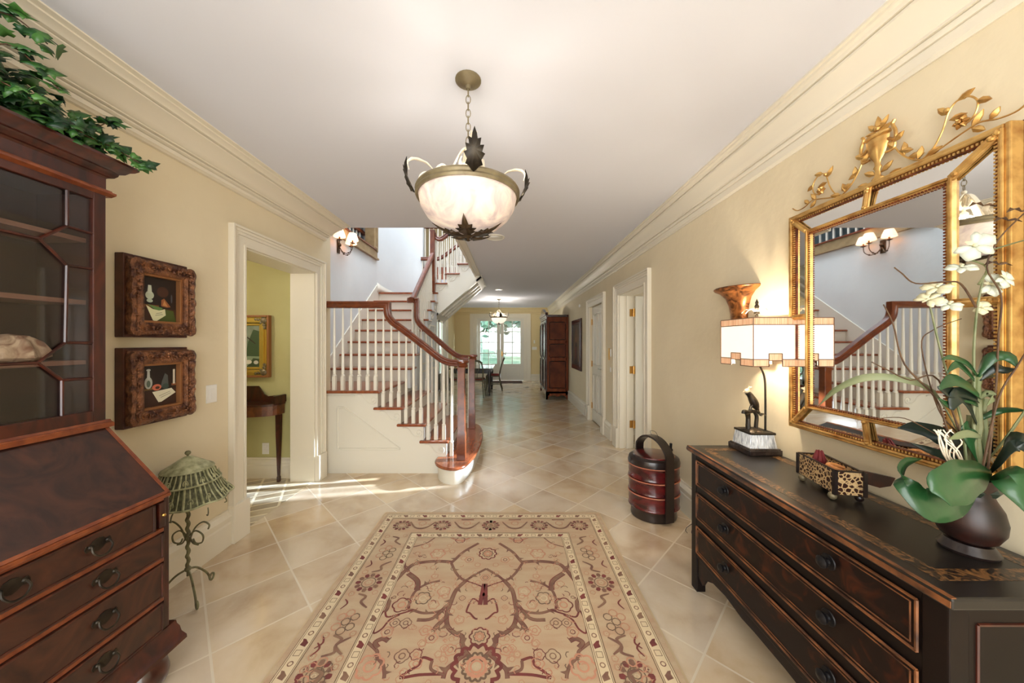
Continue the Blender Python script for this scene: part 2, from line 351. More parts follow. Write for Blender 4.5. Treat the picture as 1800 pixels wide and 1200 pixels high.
# far wall with French door opening
b = MB(); b.box(-2.3, -1.3, YF, YF+.15, 0, ZC); b.box(.6, 1.7, YF, YF+.15, 0, ZC); b.box(-1.3, .6, YF, YF+.15, 2.42, ZC)
S(b, 'wall_far', 'tanwall')
# far hall left wall with glazed opening
b = MB(); b.box(-2.2, -2.03, 7.35, 7.7, 0, ZC); b.box(-2.2, -2.03, 10.7, YF, 0, ZC); b.box(-2.2, -2.03, 7.7, 10.7, 2.2, ZC)
S(b, 'wall_far_left', 'tanwall')
# back wall behind the camera around the added fill panel
b = MB(); b.box(-2.26, -1.8, YB-.15, YB, 0, ZC); b.box(1.3, 1.7, YB-.15, YB, 0, ZC); b.box(-1.8, 1.3, YB-.15, YB, 2.6, ZC); b.box(-2.26, 1.7, -2.2, -2.1, 0, 2.8)
S(b, 'wall_back', 'wall')
# powder room
b = MB(); b.box(-4.2, -2.26, 3.57, 3.67, 0, 2.5); b.box(-4.2, -4.1, 1.2, 3.6, 0, 2.5); b.box(-4.2, -2.26, 1.1, 1.2, 0, 2.5)
S(b, 'wall_powder_room', 'green'); S(MB().box(-4.2, -2.2, 1.2, 3.6, 2.33, 2.4), 'ceiling_powder_room', 'ceil')
# side room
b = MB(); b.box(4.05, 4.15, 2.4, 4.0, 0, ZC); b.box(4.05, 4.15, 4.58, 5.3, 0, ZC); b.box(4.05, 4.15, 4.0, 4.58, 0, 1.42); b.box(4.05, 4.15, 4.0, 4.58, 2.25, ZC); b.box(4.05, 4.15, 4.23, 4.30, 1.42, 2.25); b.box(1.61, 4.15, 5.2, 5.3, 0, ZC); b.box(1.61, 4.15, 2.4, 2.5, 0, ZC)
S(b, 'wall_side_room', 'wall'); S(MB().box(1.61, 4.15, 2.4, 5.3, ZC, ZC+.1), 'ceiling_side_room', 'ceil')
# stairwell shell
b = MB(); b.box(-2.6, -2.45, 3.66, 4.3, 0, 5.4); b.box(-2.6, -2.45, 4.3, 6.05, 0, 3.08); b.box(-2.6, -2.45, 4.3, 6.05, 4.4, 5.4); b.box(-2.6, -2.45, 6.05, 6.2, 0, 5.4)
b.box(-2.45, -2.26, 3.66, 3.76, 0, 2.9)
S(b, 'wall_stair_left', 'stairwall')
arc = [(-2.45+.55*(1-cos(t)), 6.16+1.16*sin(t)) for t in [pi/2*i/14 for i in range(15)]]
b = MB().prism(arc+[(-1.9, 7.45), (-2.7, 7.45), (-2.7, 6.16)], 'z', 0, 5.4); S(b, 'wall_stair_curved', 'stairwall', smooth=True)
b = MB(); b.box(-2.7, .2, 3.57, 3.66, ZC+.12, 5.5); b.box(-.1, 0, 3.6, 9.1, ZC+.12, 5.5)
S(b, 'wall_stair_light_block', 'stairwall')  # unseen walls added to control the light above the stairs
S(MB().box(-2.8, .2, 9.0, 9.1, ZC+.12, 5.5).box(-2.8, -2.7, 7.4, 9.1, ZC+.12, 5.5), 'wall_upper_hall', 'tanwall')
S(MB().box(-4.3, .2, 3.5, 9.1, 5.45, 5.55), 'ceiling_upper', 'ceil')
S(MB().box(-2.75, -.1, 7.38, 9.05, ZC+.12, ZU).box(-.63, -.1, 3.67, 7.4, ZC+.12, ZU).box(-4.3, -2.6, 3.6, 6.5, 2.9, 3.05), 'floor_upper', 'tread')
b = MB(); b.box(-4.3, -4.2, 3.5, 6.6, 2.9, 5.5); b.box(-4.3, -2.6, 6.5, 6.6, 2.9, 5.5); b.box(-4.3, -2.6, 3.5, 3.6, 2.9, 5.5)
S(b, 'wall_upper_landing', mat('bluish_lit_plaster', lin(150, 176, 182), .8))  # bluish light of the landing put into the wall colour
# ---- crown mouldings
CP = [(0, 0), (.07, 0), (.10, .05), (.13, .06), (.13, .20), (.09, .205), (.09, .218), (.17, .222), (.20, .25), (.20, .30), (.15, .305), (.15, .318), (.26, .322), (.26, .36), (.31, .38), (.37, .48), (.48, .60), (.60, .70), (.70, .745), (.70, .79), (.64, .795), (.64, .81), (.76, .812), (.80, .87), (.90, .90), (.90, .945), (1, .955), (1, 1), (0, 1)]
def crown(name, wall, sgn, y0, y1, z0, p, m='trim'):
    poly = [(wall+sgn*u*p, z0+w*(ZC+.001-z0)) for u, w in CP]
    return S(MB().prism(poly, 'y', y0, y1), name, m, smooth=True)
crown('trim_2', XL, 1, YB, 3.63, 2.55, .29)
crown('trim_3', XR, -1, YB, YF, 2.445, .115)
poly = [(YF-.02-u*.3, 2.5+w*(ZC-2.5)) for u, w in CP]
S(MB().prism(poly, 'x', -2.03, XR), 'trim_4', 'tanwall', smooth=True)
poly = [(-2.03+u*.2, 2.47+w*(ZC-2.47)) for u, w in CP]
S(MB().prism(poly, 'y', 7.5, YF), 'trim_5', 'tanwall', smooth=True)
# ---- baseboards
BP = [(0, 0), (.03, 0), (.03, .155), (.024, .165), (.024, .185), (.032, .19), (.032, .205), (.022, .225), (.012, .235), (.012, .25), (0, .25)]
def baseb(name, wall, sgn, spans, m='trim'):
    b = MB()
    for y0, y1 in spans: b.prism([(wall+sgn*u, z) for u, z in BP], 'y', y0, y1)
    return S(b, name, m)
baseb('baseboard_left', XL, 1, [(YB, 2.39)])
baseb('baseboard_right', XR, -1, [(YB, 3.52), (4.88, 5.2), (6.5, YF)])
S(MB().prism([(YF-u, z) for u, z in BP], 'x', -2.03, -1.46).prism([(YF-u, z) for u, z in BP], 'x', .76, XR), 'baseboard_far', 'trim')
S(MB().prism([(3.57-u, z*.86) for u, z in BP], 'x', -4.1, -2.26), 'baseboard_powder_room', 'trim')
baseb('baseboard_far_left', -2.03, 1, [(7.4, 7.5), (10.9, YF)])
# ---- door casings
def casing(name, wall, sg, y0, y1, zt, w=.14, m='trim'):
    b = MB()
    def member(prof):  # prof list of (offset from opening edge, end offset, thickness)
        for a, c, t in prof:
            b.box(wall, wall+sg*t, y0-c, y0-a, 0, zt+c); b.box(wall, wall+sg*t, y1+a, y1+c, 0, zt+c); b.box(wall, wall+sg*t, y0-a, y1+a, zt+a, zt+c)
    member([(0, .018, .026), (.018, w*.55, .018), (w*.55, w*.72, .026), (w*.72, w-.018, .032), (w-.018, w, .045)])
    for ya, yb in ((y0-w-.004, y0+.003), (y1-.003, y1+w+.004)): b.box(wall, wall+sg*.05, ya, yb, 0, .27)
    return S(b, name, m, bevel=.003)
casing('trim_6', XL, 1, 2.53, 3.46, 2.17)
casing('trim_7', XR, -1, 3.68, 4.56, 2.09, .15)
casing('trim_8', XR, -1, 5.35, 6.2, 2.09, .15)
casing('trim_9', -2.03, 1, 7.7, 10.7, 2.2, .16)
S(MB().box(-2.27, -2.02, 3.45, 3.46, 0, 2.17).box(-2.27, -2.02, 2.53, 2.54, 0, 2.17).box(-2.27, -2.02, 2.53, 3.46, 2.16, 2.17), 'trim_10', 'trim')
S(MB().box(XR-.001, 1.7, 4.545, 4.56, 0, 2.09).box(XR, 1.7, 3.68, 3.69, 0, 2.09).box(XR, 1.7, 3.68, 4.56, 2.08, 2.09).box(1.6, 1.62, 4.53, 4.545, 0, 2.08), 'trim_11', 'trim')
# far French doors
fd = bpy.data.objects.new('door_1', None); COL.objects.link(fd); fd.location = (-.35, YF, 0); struct(fd)
cx = -.33
b = MB()
for t, a, c in ((.05, 1.0, 1.14), (.03, .93, 1.0)):
    b.box(cx-c, cx-a, YF-t, YF, 0, 2.38+c-.93); b.box(cx+a, cx+c, YF-t, YF, 0, 2.38+c-.93); b.box(cx-a, cx+a, YF-t, YF, 2.38+a-.93, 2.38+c-.93)
b.box(cx-.93, cx-.88, YF-.02, YF+.15, 0, 2.36); b.box(cx+.88, cx+.93, YF-.02, YF+.15, 0, 2.36); b.box(cx-.93, cx+.93, YF-.02, YF+.15, 2.34, 2.42)
b.build('door_frame', 'trim', fd, smooth=False, bevel=.004)
for sx in (-1, 1):
    xa, xb = (cx-.88, cx-.005) if sx < 0 else (cx+.005, cx+.88)
    ga, gb = xa+.125, xb-.125; y0, y1 = YF+.02, YF+.065
    b = MB(); b.box(xa, ga, y0, y1, .01, 2.34); b.box(gb, xb, y0, y1, .01, 2.34); b.box(ga, gb, y0, y1, 2.24, 2.34); b.box(ga, gb, y0, y1, .01, .63)
    b.box(ga+.08, gb-.08, y0-.008, y0, .16, .5)
    leafd = b.build('door_leaf', 'white', fd, smooth=False, bevel=.004)
    b = MB(); mx = (ga+gb)/2; b.box(mx-.013, mx+.013, y0+.005, y1-.005, .63, 2.24)
    for k in (1, 2, 3): z = .63+1.61*k/4; b.box(ga, gb, y0+.005, y1-.005, z-.013, z+.013)
    b.build('muntins', 'white', leafd, smooth=False)
    MB().box(ga, gb, y0+.02, y0+.026, .63, 2.24).build('glass_pane', 'glass', leafd, smooth=False)
    if sx > 0:
        b = MB().box(xa+.04, xa+.075, y0-.012, y0, .92, 1.1); b.tube([(xa+.057, y0-.01, 1.02), (xa+.057, y0-.05, 1.02), (xa+.16, y0-.05, 1.02)], .009); b.build('door_handle', 'brass', leafd)
# closed four panel door
def panel_leaf(b, xf, y0, y1, z0, z1, sg, ax='x'):   # recessed panels drawn as raised mouldings
    w = y1-y0; st = .11
    cols = [(y0+st, y0+w/2-.045), (y0+w/2+.045, y1-st)]
    for zz in ((z0+.2, z0+.86), (z0+1.02, z1-.13)):
        for ya, yb in cols:
            for q, d in ((0, .016), (.018, .008)):
                a, c, e, f_ = ya+q, yb-q, zz[0]+q, zz[1]-q; t = .016
                for (u0, u1, w0, w1) in ((a, c, e, e+t), (a, c, f_-t, f_), (a, a+t, e, f_), (c-t, c, e, f_)):
                    if ax == 'x': b.box(xf, xf+sg*d, u0, u1, w0, w1)
                    else: b.box(u0, u1, xf, xf+sg*d, w0, w1)
            if ax == 'x': b.box(xf, xf+sg*.008, ya+.05, yb-.05, zz[0]+.05, zz[1]-.05)
            else: b.box(ya+.05, yb-.05, xf, xf+sg*.008, zz[0]+.05, zz[1]-.05)
d2 = bpy.data.objects.new('door_2', None); COL.objects.link(d2); d2.location = (1.56, 5.77, 0); struct(d2)
b = MB().box(1.545, 1.59, 5.352, 6.198, .012, 2.088); panel_leaf(b, 1.545, 5.352, 6.198, .012, 2.088, -1); lf = b.build('door_leaf', 'white', d2, smooth=False, bevel=.003)
def hinge(par, x, y, z, ax='x'):
    b = MB()
    if ax == 'x': b.box(x-.004, x, y-.04, y, z-.05, z+.05); b.tube([(x-.006, y, z-.055), (x-.006, y, z+.055)], .008)
    else: b.box(x-.055, x-.012, y-.004, y, z-.05, z+.05); b.box(x+.0, x+.04, y-.03, y-.026, z-.05, z+.05); b.tube([(x-.006, y-.02, z-.055), (x-.006, y-.02, z+.055)], .009)
    b.build('hinge', 'brass', par)
for z in (.28, 1.05, 1.82): hinge(lf, 1.545, 6.198, z)
b = MB().lathe([(0, 0), (.03, .004), (.03, .01), (0, .012)], seg=14); b.v = [(1.545-z, 5.44+x, 1.0+y) for x, y, z in b.v]
b.tube([(1.54, 5.44, 1.0), (1.49, 5.44, 1.0), (1.485, 5.56, 1.005)], .009); b.build('door_handle', 'chrome', lf)
# open door leaf in the near doorway
d3 = bpy.data.objects.new('door_3', None); COL.objects.link(d3); d3.location = (1.7, 4.52, 0); struct(d3)
b = MB().box(1.71, 2.56, 4.50, 4.54, .012, 2.07); panel_leaf(b, 4.50, 1.71, 2.56, .012, 2.07, -1, 'y'); lf = b.build('door_leaf', 'white', d3, smooth=False, bevel=.003)
for z in (.33, 1.07, 1.85): hinge(lf, 1.70, 4.545, z, 'y')
# glazed doors in the far hall's left wall
w1 = bpy.data.objects.new('window_1', None); COL.objects.link(w1); w1.location = (-2.1, 9.6, 0); struct(w1)
b = MB(); b.box(-2.2, -2.03, 7.7, 7.75, 0, 2.2); b.box(-2.2, -2.03, 10.65, 10.7, 0, 2.2); b.box(-2.2, -2.03, 7.75, 10.65, 2.15, 2.2)
b.build('window_frame', 'white', w1, smooth=False)
for k in range(4):
    ya = 7.76+k*.72; b = MB(); b.box(-2.14, -2.09, ya, ya+.1, .01, 2.15); b.box(-2.14, -2.09, ya+.6, ya+.7, .01, 2.15); b.box(-2.14, -2.09, ya, ya+.7, 2.05, 2.15); b.box(-2.14, -2.09, ya, ya+.7, .01, .5)
    q = b.build('sash', 'white', w1, smooth=False, bevel=.004)
    MB().box(-2.118, -2.112, ya+.1, ya+.6, .5, 2.05).build('glass_pane', 'glass', q, smooth=False)
# interior opening high in the stair wall, looking on the upper landing
w2 = bpy.data.objects.new('window_2', None); COL.objects.link(w2); w2.location = (-2.45, 5.2, 3.08); struct(w2)
b = MB(); b.box(-2.45, -2.425, 4.2, 6.13, 2.98, 3.12); b.box(-2.45, -2.40, 4.2, 6.15, 2.955, 2.985); b.box(-2.45, -2.425, 6.02, 6.13, 3.1, 4.5); b.box(-2.45, -2.41, 6.09, 6.13, 3.1, 4.5); b.box(-2.6, -2.41, 4.3, 6.05, 4.36, 4.46); b.box(-2.6, -2.43, 6.0, 6.03, 3.1, 4.4)
b.ball((-2.415, 6.06, 3.16), (.015, .03, .03), 10)
b.build('window_frame', 'tanframe', w2, smooth=False, bevel=.004)
MB().box(-2.6, -2.41, 4.25, 6.04, 3.12, 3.145).build('window_sill', 'rail', w2, smooth=False)
b = MB().box(-2.72, -2.66, 3.7, 6.4, 3.92-.5, 3.98-.5); b.build('handrail', 'rail', w2, smooth=False)
b = MB()
for k in range(14): y = 4.35+k*.125; b.box(-2.70, -2.68, y, y+.022, 3.05, 3.42)
b.build('spindles', 'baluster', w2, smooth=False)
# ================================================================ STAIRCASE
R = .183; ZL = 5*R; Y0 = 3.68; Y1 = 4.95
RX = [None, None, -.70, -.948, -1.197, -1.453]
st = thing('staircase', 'white and cherry wood staircase turning up from the tiled hall', 'staircase', (-1.2, 4.3, 0))
bull = [(-.93, 5.12), (-.93, 3.76), (-.79, 3.72), (-.80, 3.60), (-.785, 3.52), (-.74, 3.44), (-.66, 3.37), (-.56, 3.345), (-.47, 3.40), (-.42, 3.53), (-.375, 3.78), (-.352, 4.15), (-.355, 4.5), (-.39, 4.85), (-.455, 5.10), (-.53, 5.18), (-.65, 5.2), (-.8, 5.17)]
bs = [bull[0], bull[1]]+[tuple(p)[:2] for p in smoothpts([(x, y, 0) for x, y in bull[2:]], 3)]
MB().prism(bs, 'z', R-.032, R).build('bullnose_tread', 'tread', st, bevel=.012)
cxb, cyb = -.58, 4.25
ins = []
for i, (x, y) in enumerate(bs):
    a = Vector(bs[i-1]); c = Vector(bs[(i+1) % len(bs)]); t = (c-a).normalized(); n_ = Vector((-t.y, t.x)); ins.append((x+n_.x*-.035 if 0 else x-(n_.x*-.035), y-(n_.y*-.035)))
MB().prism([(max(-.93, x), y) for x, y in ins], 'z', 0, R-.03).build('bullnose_riser', 'white', st)
def tread_obj(x0, x1, y0, y1, z): return MB().box(x0, x1, y0, y1, z-.03, z).build('tread', 'tread', st, smooth=False, bevel=.012)
for k in (2, 3, 4):
    tread_obj(RX[k+1]-.04, RX[k]+.035, Y0-.035, Y1+.035, k*R)
for k in (2, 3, 4, 5):
    MB().box(RX[k]-.02, RX[k]-.003, Y0+.031, Y1-.031, (k-1)*R, k*R-.031).build('riser', 'white', st, smooth=False)
MB().prism([(-2.02, Y0-.035), (-1.42, Y0-.035), (-1.42, 4.75), (-2.45, 4.75), (-2.45, 3.76), (-2.02, 3.76)], 'z', ZL-.03, ZL).build('landing', 'tread', st, smooth=False, bevel=.01)
# stepped stringers of the first flight, with panel moulding and scroll brackets
def stringer1(y, dy):
    pl = [(-2.02, 0), (-.72, 0), (-.72, R), (RX[2], R), (RX[2], 2*R-.03), (RX[3], 2*R-.03), (RX[3], 3*R-.03), (RX[4], 3*R-.03), (RX[4], 4*R-.03), (RX[5], 4*R-.03), (RX[5], ZL-.03), (-2.02, ZL-.03)]
    return MB().prism(pl, 'y', y, y+dy)
b = stringer1(Y0, .03)
yy = Y0-.002
def rel(b, pts, r=.005): b.tube([(x, yy, z) for x, z in pts], r, 6, flat=1)
f2 = lambda x, y: ((x/6+560-VX)*Y0/FPX, EYE-(y/6+680-VY)*Y0/FPX)
b.build('skirt_panel', 'white', st, smooth=False)
b = MB(); tri = [f2(205, 215), f2(268, 215), f2(860, 652), f2(205, 652)]
for i in range(4): rel(b, [tri[i], tri[(i+1) % 4]], .011)
rel(b, [f2(90, 92), f2(385, 92)], .009)
b.build('panel_moulding', 'white', st)
def bracket(x, z, ydir=(1, 0, 0), n=(0, -1, 0), base=None):
    # relief scroll under a tread nosing
    u = Vector(ydir); w = Vector((0, 0, 1)); o = Vector(base)
    pts = [o+u*-.155+w*.0, o+u*-.11+w*0, o+u*-.075+w*-.03, o+u*-.05+w*-.07, o+u*-.015+w*-.095]
    pts = smoothpts(pts, 4)+spiral(o+u*.02+w*-.055, .045, .008, -pi*.72, pi*2.1, 22, (u, w))
    return MB().tube(pts, .0075, 6).build('scroll_bracket', 'white', st)
for k in (2, 3, 4, 5):
    bracket(0, 0, base=(RX[k]-.075, Y0-.001, k*R-.05))
stringer1(Y1-.03, .03).build('skirt_panel', 'white', st, smooth=False)
# second flight
for k in range(1, 8):
    ya = 4.56+.24*(k-1); z = ZL+k*R
    tread_obj(-2.45, -1.33, ya-.03, ya+.25, z)
for k in range(1, 9):
    ya = 4.56+.24*(k-1); MB().box(-2.449, -1.401, ya+.002, ya+.018, ZL+(k-1)*R, ZL+k*R-.031).build('riser', 'white', st, smooth=False)
pl = [(4.72, 0)]
pl += [(4.72, ZL)] if 0 else []
pl = [(4.58, ZL-.1), (4.58, ZL+R-.03)]
for k in range(2, 9): ya = 4.56+.24*(k-1); pl += [(ya, ZL+(k-1)*R-.03), (ya, ZL+k*R-.03)]
pl += [(6.26, ZL+8*R-.03), (6.26, 1.95), (6.22, 0), (4.94, 0), (4.94, ZL-.1)]
MB().prism(pl, 'x', -1.40, -1.36).build('skirt_panel', 'stairwall', st, smooth=False)
b = MB()
for (ya, yb, za, zb) in ((5.05, 5.5, .2, 1.0), (5.6, 6.1, .2, 1.0), (5.05, 5.5, 1.1, 1.3), (5.6, 6.1, 1.1, 1.75)):
    for (c0, c1, d0, d1) in ((ya, yb, za, za+.02), (ya, yb, zb-.02, zb), (ya, ya+.02, za, zb), (yb-.02, yb, za, zb)): b.box(-1.36, -1.35, c0, c1, d0, d1)
b.build('panel_moulding', 'white', st, smooth=False)
for k in (4, 5, 6, 7): bracket(0, 0, (0, -1, 0), base=(-1.359, 4.56+.24*k-.10, ZL+k*R-.05))
# skirt board along the stair's left wall and the curved wall
sl = R/.24
pl = [(3.8, ZL), (4.4, ZL), (4.4, ZL+.22)]
pl = [(3.77, ZL), (4.56, ZL), (6.24, ZL+7*R+.05), (6.2, 2.545), (4.55, 1.265), (4.46, 1.075), (3.77, 1.075)]
MB().prism(pl, 'x', -2.45, -2.435).build('wall_skirt', 'white', st, smooth=False)
vs = []; 
for i, (x, y) in enumerate(arc):
    t = i/14; zt = 2.42+.125*(1-t)**2.2
    vs += [(x+.012, y-.012, 2.37), (x+.012, y-.012, zt)]
MB().add(vs, [(2*i, 2*i+1, 2*i+3, 2*i+2) for i in range(14)]).build('wall_skirt', 'white', st, solid=.012)
# upper landing of the stair
Z2 = ZL+8*R
MB().prism([(-1.33, 6.21), (-2.45, 6.21)]+arc+[(-1.33, 7.32)], 'z', Z2-.03, Z2).build('landing', 'tread', st, smooth=False, bevel=.008)
MB().prism([(-1.36, 6.26), (-2.44, 6.26)]+[(x+.01, y) for x, y in arc]+[(-1.36, 7.30)], 'z', 1.95, Z2-.031).build('landing_underside', 'white', st, smooth=False)
# third flight
X3 = [-1.405, -1.175, -.945, -.715]; Y3 = 6.25; Y4 = 7.32
for k in range(3): tread_obj(X3[k]-.03, X3[k+1]+.02, Y3-.035, Y4+.03, Z2+(k+1)*R)
pl = [(X3[0], 1.95), (X3[0], Z2+R-.03), (X3[1], Z2+R-.03), (X3[1], Z2+2*R-.03), (X3[2], Z2+2*R-.03), (X3[2], Z2+3*R-.03), (X3[3], Z2+3*R-.03), (X3[3], Z2+4*R-.03), (-.52, Z2+4*R-.03), (-.52, 2.70)]
MB().prism(pl, 'y', Y3, Y4).build('flight_casing', 'white', st, smooth=False)
b = MB(); du = Vector((.88, 0, .75)).normalized(); nn = Vector((.75, 0, -.88)).normalized(); s0 = Vector((X3[0], 0, 1.95))
for ya, w in ((Y3-.0, .10), (Y3+.38, .07), (Y3+.66, .07), (Y4-.12, .12)):
    b.obox(s0+du*.59+nn*.018+Vector((0, ya+w/2, 0)), du*.56, (0, w/2, 0), nn*.018)
for t in (.02, 1.08): b.obox(s0+du*t+nn*.018+Vector((0, (Y3+Y4)/2, 0)), du*.06, (0, (Y4-Y3)/2, 0), nn*.018)
b.build('panel_moulding', 'white', st, smooth=False)
for k in range(3): bracket(0, 0, (-1, 0, 0), base=(X3[k]+.10, Y3-.001, Z2+(k+1)*R-.05))
# ---- handrails
RP = [(-.030, -.036), (.030, -.036), (.034, -.022), (.024, -.010), (.026, .004), (.036, .014), (.034, .028), (.018, .038), (-.018, .038), (-.034, .028), (-.036, .014), (-.026, .004), (-.024, -.010), (-.034, -.022)]
yr = 3.70
def rpath(pts): return [Vector(p) for p in pts]
goose = [(-1.355, 1.865), (-1.355, 1.80), (-1.345, 1.745), (-1.315, 1.695), (-1.26, 1.645), (-1.10, 1.53), (-.80, 1.295), (-.74, 1.255), (-.69, 1.232), (-.63, 1.22), (-.56, 1.215)]
sm = smoothpts([(x, yr, z) for x, z in goose[1:]], 4)
MB().sweep([(-2.02, yr, 1.865), (-1.355, yr, 1.865)]+sm, RP, (0, 1, 0)).build('handrail', 'rail', st)
yr2 = 4.93
g2 = [(-1.37, 2.05), (-1.37, 1.83), (-1.355, 1.765), (-1.31, 1.70), (-1.25, 1.645), (-.92, 1.36), (-.84, 1.295), (-.77, 1.25), (-.70, 1.228), (-.60, 1.22)]
sm = smoothpts([(x, yr2, z) for x, z in g2[1:]], 4)
MB().sweep([(-1.37, yr2, 2.07)]+sm, RP, (0, 1, 0)).build('handrail', 'rail', st)
MB().sweep([(-1.34, yr2, 2.065), (-1.46, yr2, 2.065)], RP, (0, 1, 0)).lathe([(.0, -.04), (.05, -.035), (.055, 0), (.05, .035), (0, .04)], (-1.455, yr2-.01, 2.066), 14).build('rail_easing', 'rail', st)
MB().sweep([(-1.43, 4.86, 2.07), (-1.43, 4.95, 2.09), (-1.43, 6.15, 3.03), (-1.43, 6.2, 3.08)], RP, (1, 0, 0)).build('handrail', 'rail', st)
r3 = [(-1.40, 3.44), (-1.36, 3.40), (-1.31, 3.385), (-1.25, 3.405), (-1.17, 3.465), (-.9, 3.68), (-.66, 3.87)]
MB().sweep([(-1.41, 6.27, 3.50)]+smoothpts([(x, 6.27, z) for x, z in r3], 3), RP, (0, 1, 0)).build('handrail', 'rail', st)
MB().sweep([(-1.93, 7.29, 3.27), (-1.55, 7.29, 3.27), (-1.44, 7.29, 3.32), (-.66, 7.29, 3.93)], RP, (0, 1, 0)).build('handrail', 'rail', st)
MB().sweep([(-1.93, 7.46, 4.03), (-.66, 7.46, 4.03)], RP, (0, 1, 0)).build('handrail', 'rail', st)
# ---- newels
def newel(x, y, z0, z1, w=.046):
    b = MB(); v = []; 
    prof = [(w, z0), (w, z0+.28), (w*.88, z0+.30), (w*.80, z1-.05), (w*.92, z1)]
    for q, z in prof: v += [(x-q, y-q, z), (x+q, y-q, z), (x+q, y+q, z), (x-q, y+q, z)]
    f = [(4*i+j, 4*i+(j+1) % 4, 4*i+4+(j+1) % 4, 4*i+4+j) for i in range(4) for j in range(4)]+[(3, 2, 1, 0), (16, 17, 18, 19)]
    b.add(v, f); return b.build('newel_post', 'rail', st, bevel=.004)
def cap(x, y, z): MB().lathe([(0, -.04), (.05, -.038), (.058, -.025), (.046, -.008), (.05, .004), (.066, .012), (.066, .028), (.05, .04), (0, .044)], (x, y, z), 20).build('newel_cap', 'rail', st)
newel(-.515, 3.60, R, 1.18); cap(-.505, 3.63, 1.215)
newel(-.545, 4.90, R, 1.20); cap(-.535, 4.92, 1.225)
newel(-1.43, 6.22, Z2, 3.54, .05)
# ---- balusters
_bal = {}
def baluster(x, y, z0, z1):
    h = round(z1-z0, 2)
    if h not in _bal:
        b = MB().box(-.018, .018, -.018, .018, 0, .15)
        b.lathe([(.018, .15), (.0225, .158), (.0225, .166), (.0145, .175), (.0175, .20), (.0165, .24), (.0095, h)], seg=8)
        o = b.build('baluster', 'baluster', None); _bal[h] = o
    else: o = _bal[h].copy(); COL.objects.link(o)
    o.parent = st; o.location = Vector((x, y, z0))-st.location; return o
def railz(tab, x):
    t = sorted(tab)
    for (a, za), (c, zc) in zip(t, t[1:]):
        if a <= x <= c: return za+(zc-za)*(x-a)/(c-a)
    return t[0][1] if x < t[0][0] else t[-1][1]
for px in (587, 602, 616.5, 631, 646, 660): baluster((px-VX)*yr/FPX, yr+.01, ZL, 1.835)
for k, xs in ((4, (673.5, 687.3, 701)), (3, (713.5, 726.5, 739.5)), (2, (752.5, 766, 780)), (1, (793.5,))):
    for px in xs: x = (px-VX)*yr/FPX; baluster(x, yr+.01, k*R, railz(goose, x)-.03)
for i in range(11):
    x = -.60-.078*i; k = 1 if x > -.70 else 2 if x > -.948 else 3 if x > -1.197 else 4
    baluster(x, yr2, k*R, railz(g2, x)-.03)
for k in range(1, 8):
    for j in range(3):
        y = 4.56+.24*(k-1)+.035+.08*j
        if y > 4.9 and y < 6.16: baluster(-1.43, y, ZL+k*R, 2.06+(y-4.95)*.783)
for k in range(3):
    for j in range(3):
        x = X3[k]+.03+.077*j; baluster(x, 6.27, Z2+(k+1)*R, railz(r3, x)-.03)
for i in range(5): baluster(-1.9+.09*i, 7.29, Z2, 3.24)
for i in range(8):
    x = -1.36+.08*i; k = 1 if x < -1.175 else 2 if x < -.945 else 3; baluster(x, 7.29, Z2+k*R, 3.37+(x+1.44)*.78-.04)
for i in range(13): baluster(-1.88+.095*i, 7.46, ZU, 4.0)
rnd = random.Random(7)
# ================================================================ RUG
RXC, RHW, RY0, RY1 = -.145, .895, -.1, 2.81
rug_mats = ['rug_field', 'rug_brown', 'rug_red', 'rug_pink', 'rug_pale', 'rug_line', 'rug_edge']
M['rug_field'] = mat('rug_field', lin(208, 184, 150), .95, col2=lin(200, 166, 134), scale=4, stretch=(1, 4, 1), bump=.6, bscale=220)
M['rug_brown'] = mat('rug_brown', lin(138, 106, 84), .95, col2=lin(116, 80, 68), scale=14)
M['rug_red'] = mat('rug_red', lin(126, 60, 56), .95, col2=lin(104, 54, 50), scale=20)
M['rug_pink'] = mat('rug_pink', lin(196, 140, 112), .95)
M['rug_pale'] = mat('rug_pale', lin(214, 193, 158), .95)
M['rug_line'] = mat('rug_line', lin(112, 88, 70), .95)
M['rug_edge'] = mat('rug_edge', lin(196, 172, 136), .95)
b = MB()
RZ = .012
b.box(RXC-RHW, RXC+RHW, RY0, RY1, .001, RZ, 0)
b.box(RXC-RHW-.012, RXC+RHW+.012, RY0-.012, RY1+.012, .001, RZ-.003, 6)
RYC = (RY0+RY1)/2
_lay = [0]
def rz():
    _lay[0] += 1; return RZ+.0002+_lay[0]*.000004
def mirrored(vs, fs, m, mx=True, my=True):
    z = rz()
    for sx in ((1, -1) if mx else (1,)):
        for sy in ((1, -1) if my else (1,)):
            q = [(RXC+sx*(x-RXC), RYC+sy*(y-RYC), z) for x, y in vs]
            ff = fs if sx*sy > 0 else [f[::-1] for f in fs]
            b.add(q, ff, m)
def strip(pts, w, m, closed=False, mx=True, my=True, taper=False):
    pts = [Vector((p[0], p[1], 0)) for p in pts]; n = len(pts)
    if n < 2: return
    vs = []
    for i, p in enumerate(pts):
        t = (pts[(i+1) % n if closed else min(i+1, n-1)]-pts[i-1 if (i or closed) else 0]).normalized(); s_ = Vector((-t.y, t.x, 0))
        ww = w*(.5+.5*sin(pi*i/(n-1))) if taper else w
        vs += [(p.x+s_.x*ww/2, p.y+s_.y*ww/2), (p.x-s_.x*ww/2, p.y-s_.y*ww/2)]
    fs = [(2*i, 2*i+1, (2*i+3) % (2*n), (2*i+2) % (2*n)) for i in range(n if closed else n-1)]
    mirrored(vs, [f[::-1] for f in fs], m, mx, my)
def blob(pts, m, mx=True, my=True): mirrored([(p[0], p[1]) for p in pts], [tuple(range(len(pts)))], m, mx, my)
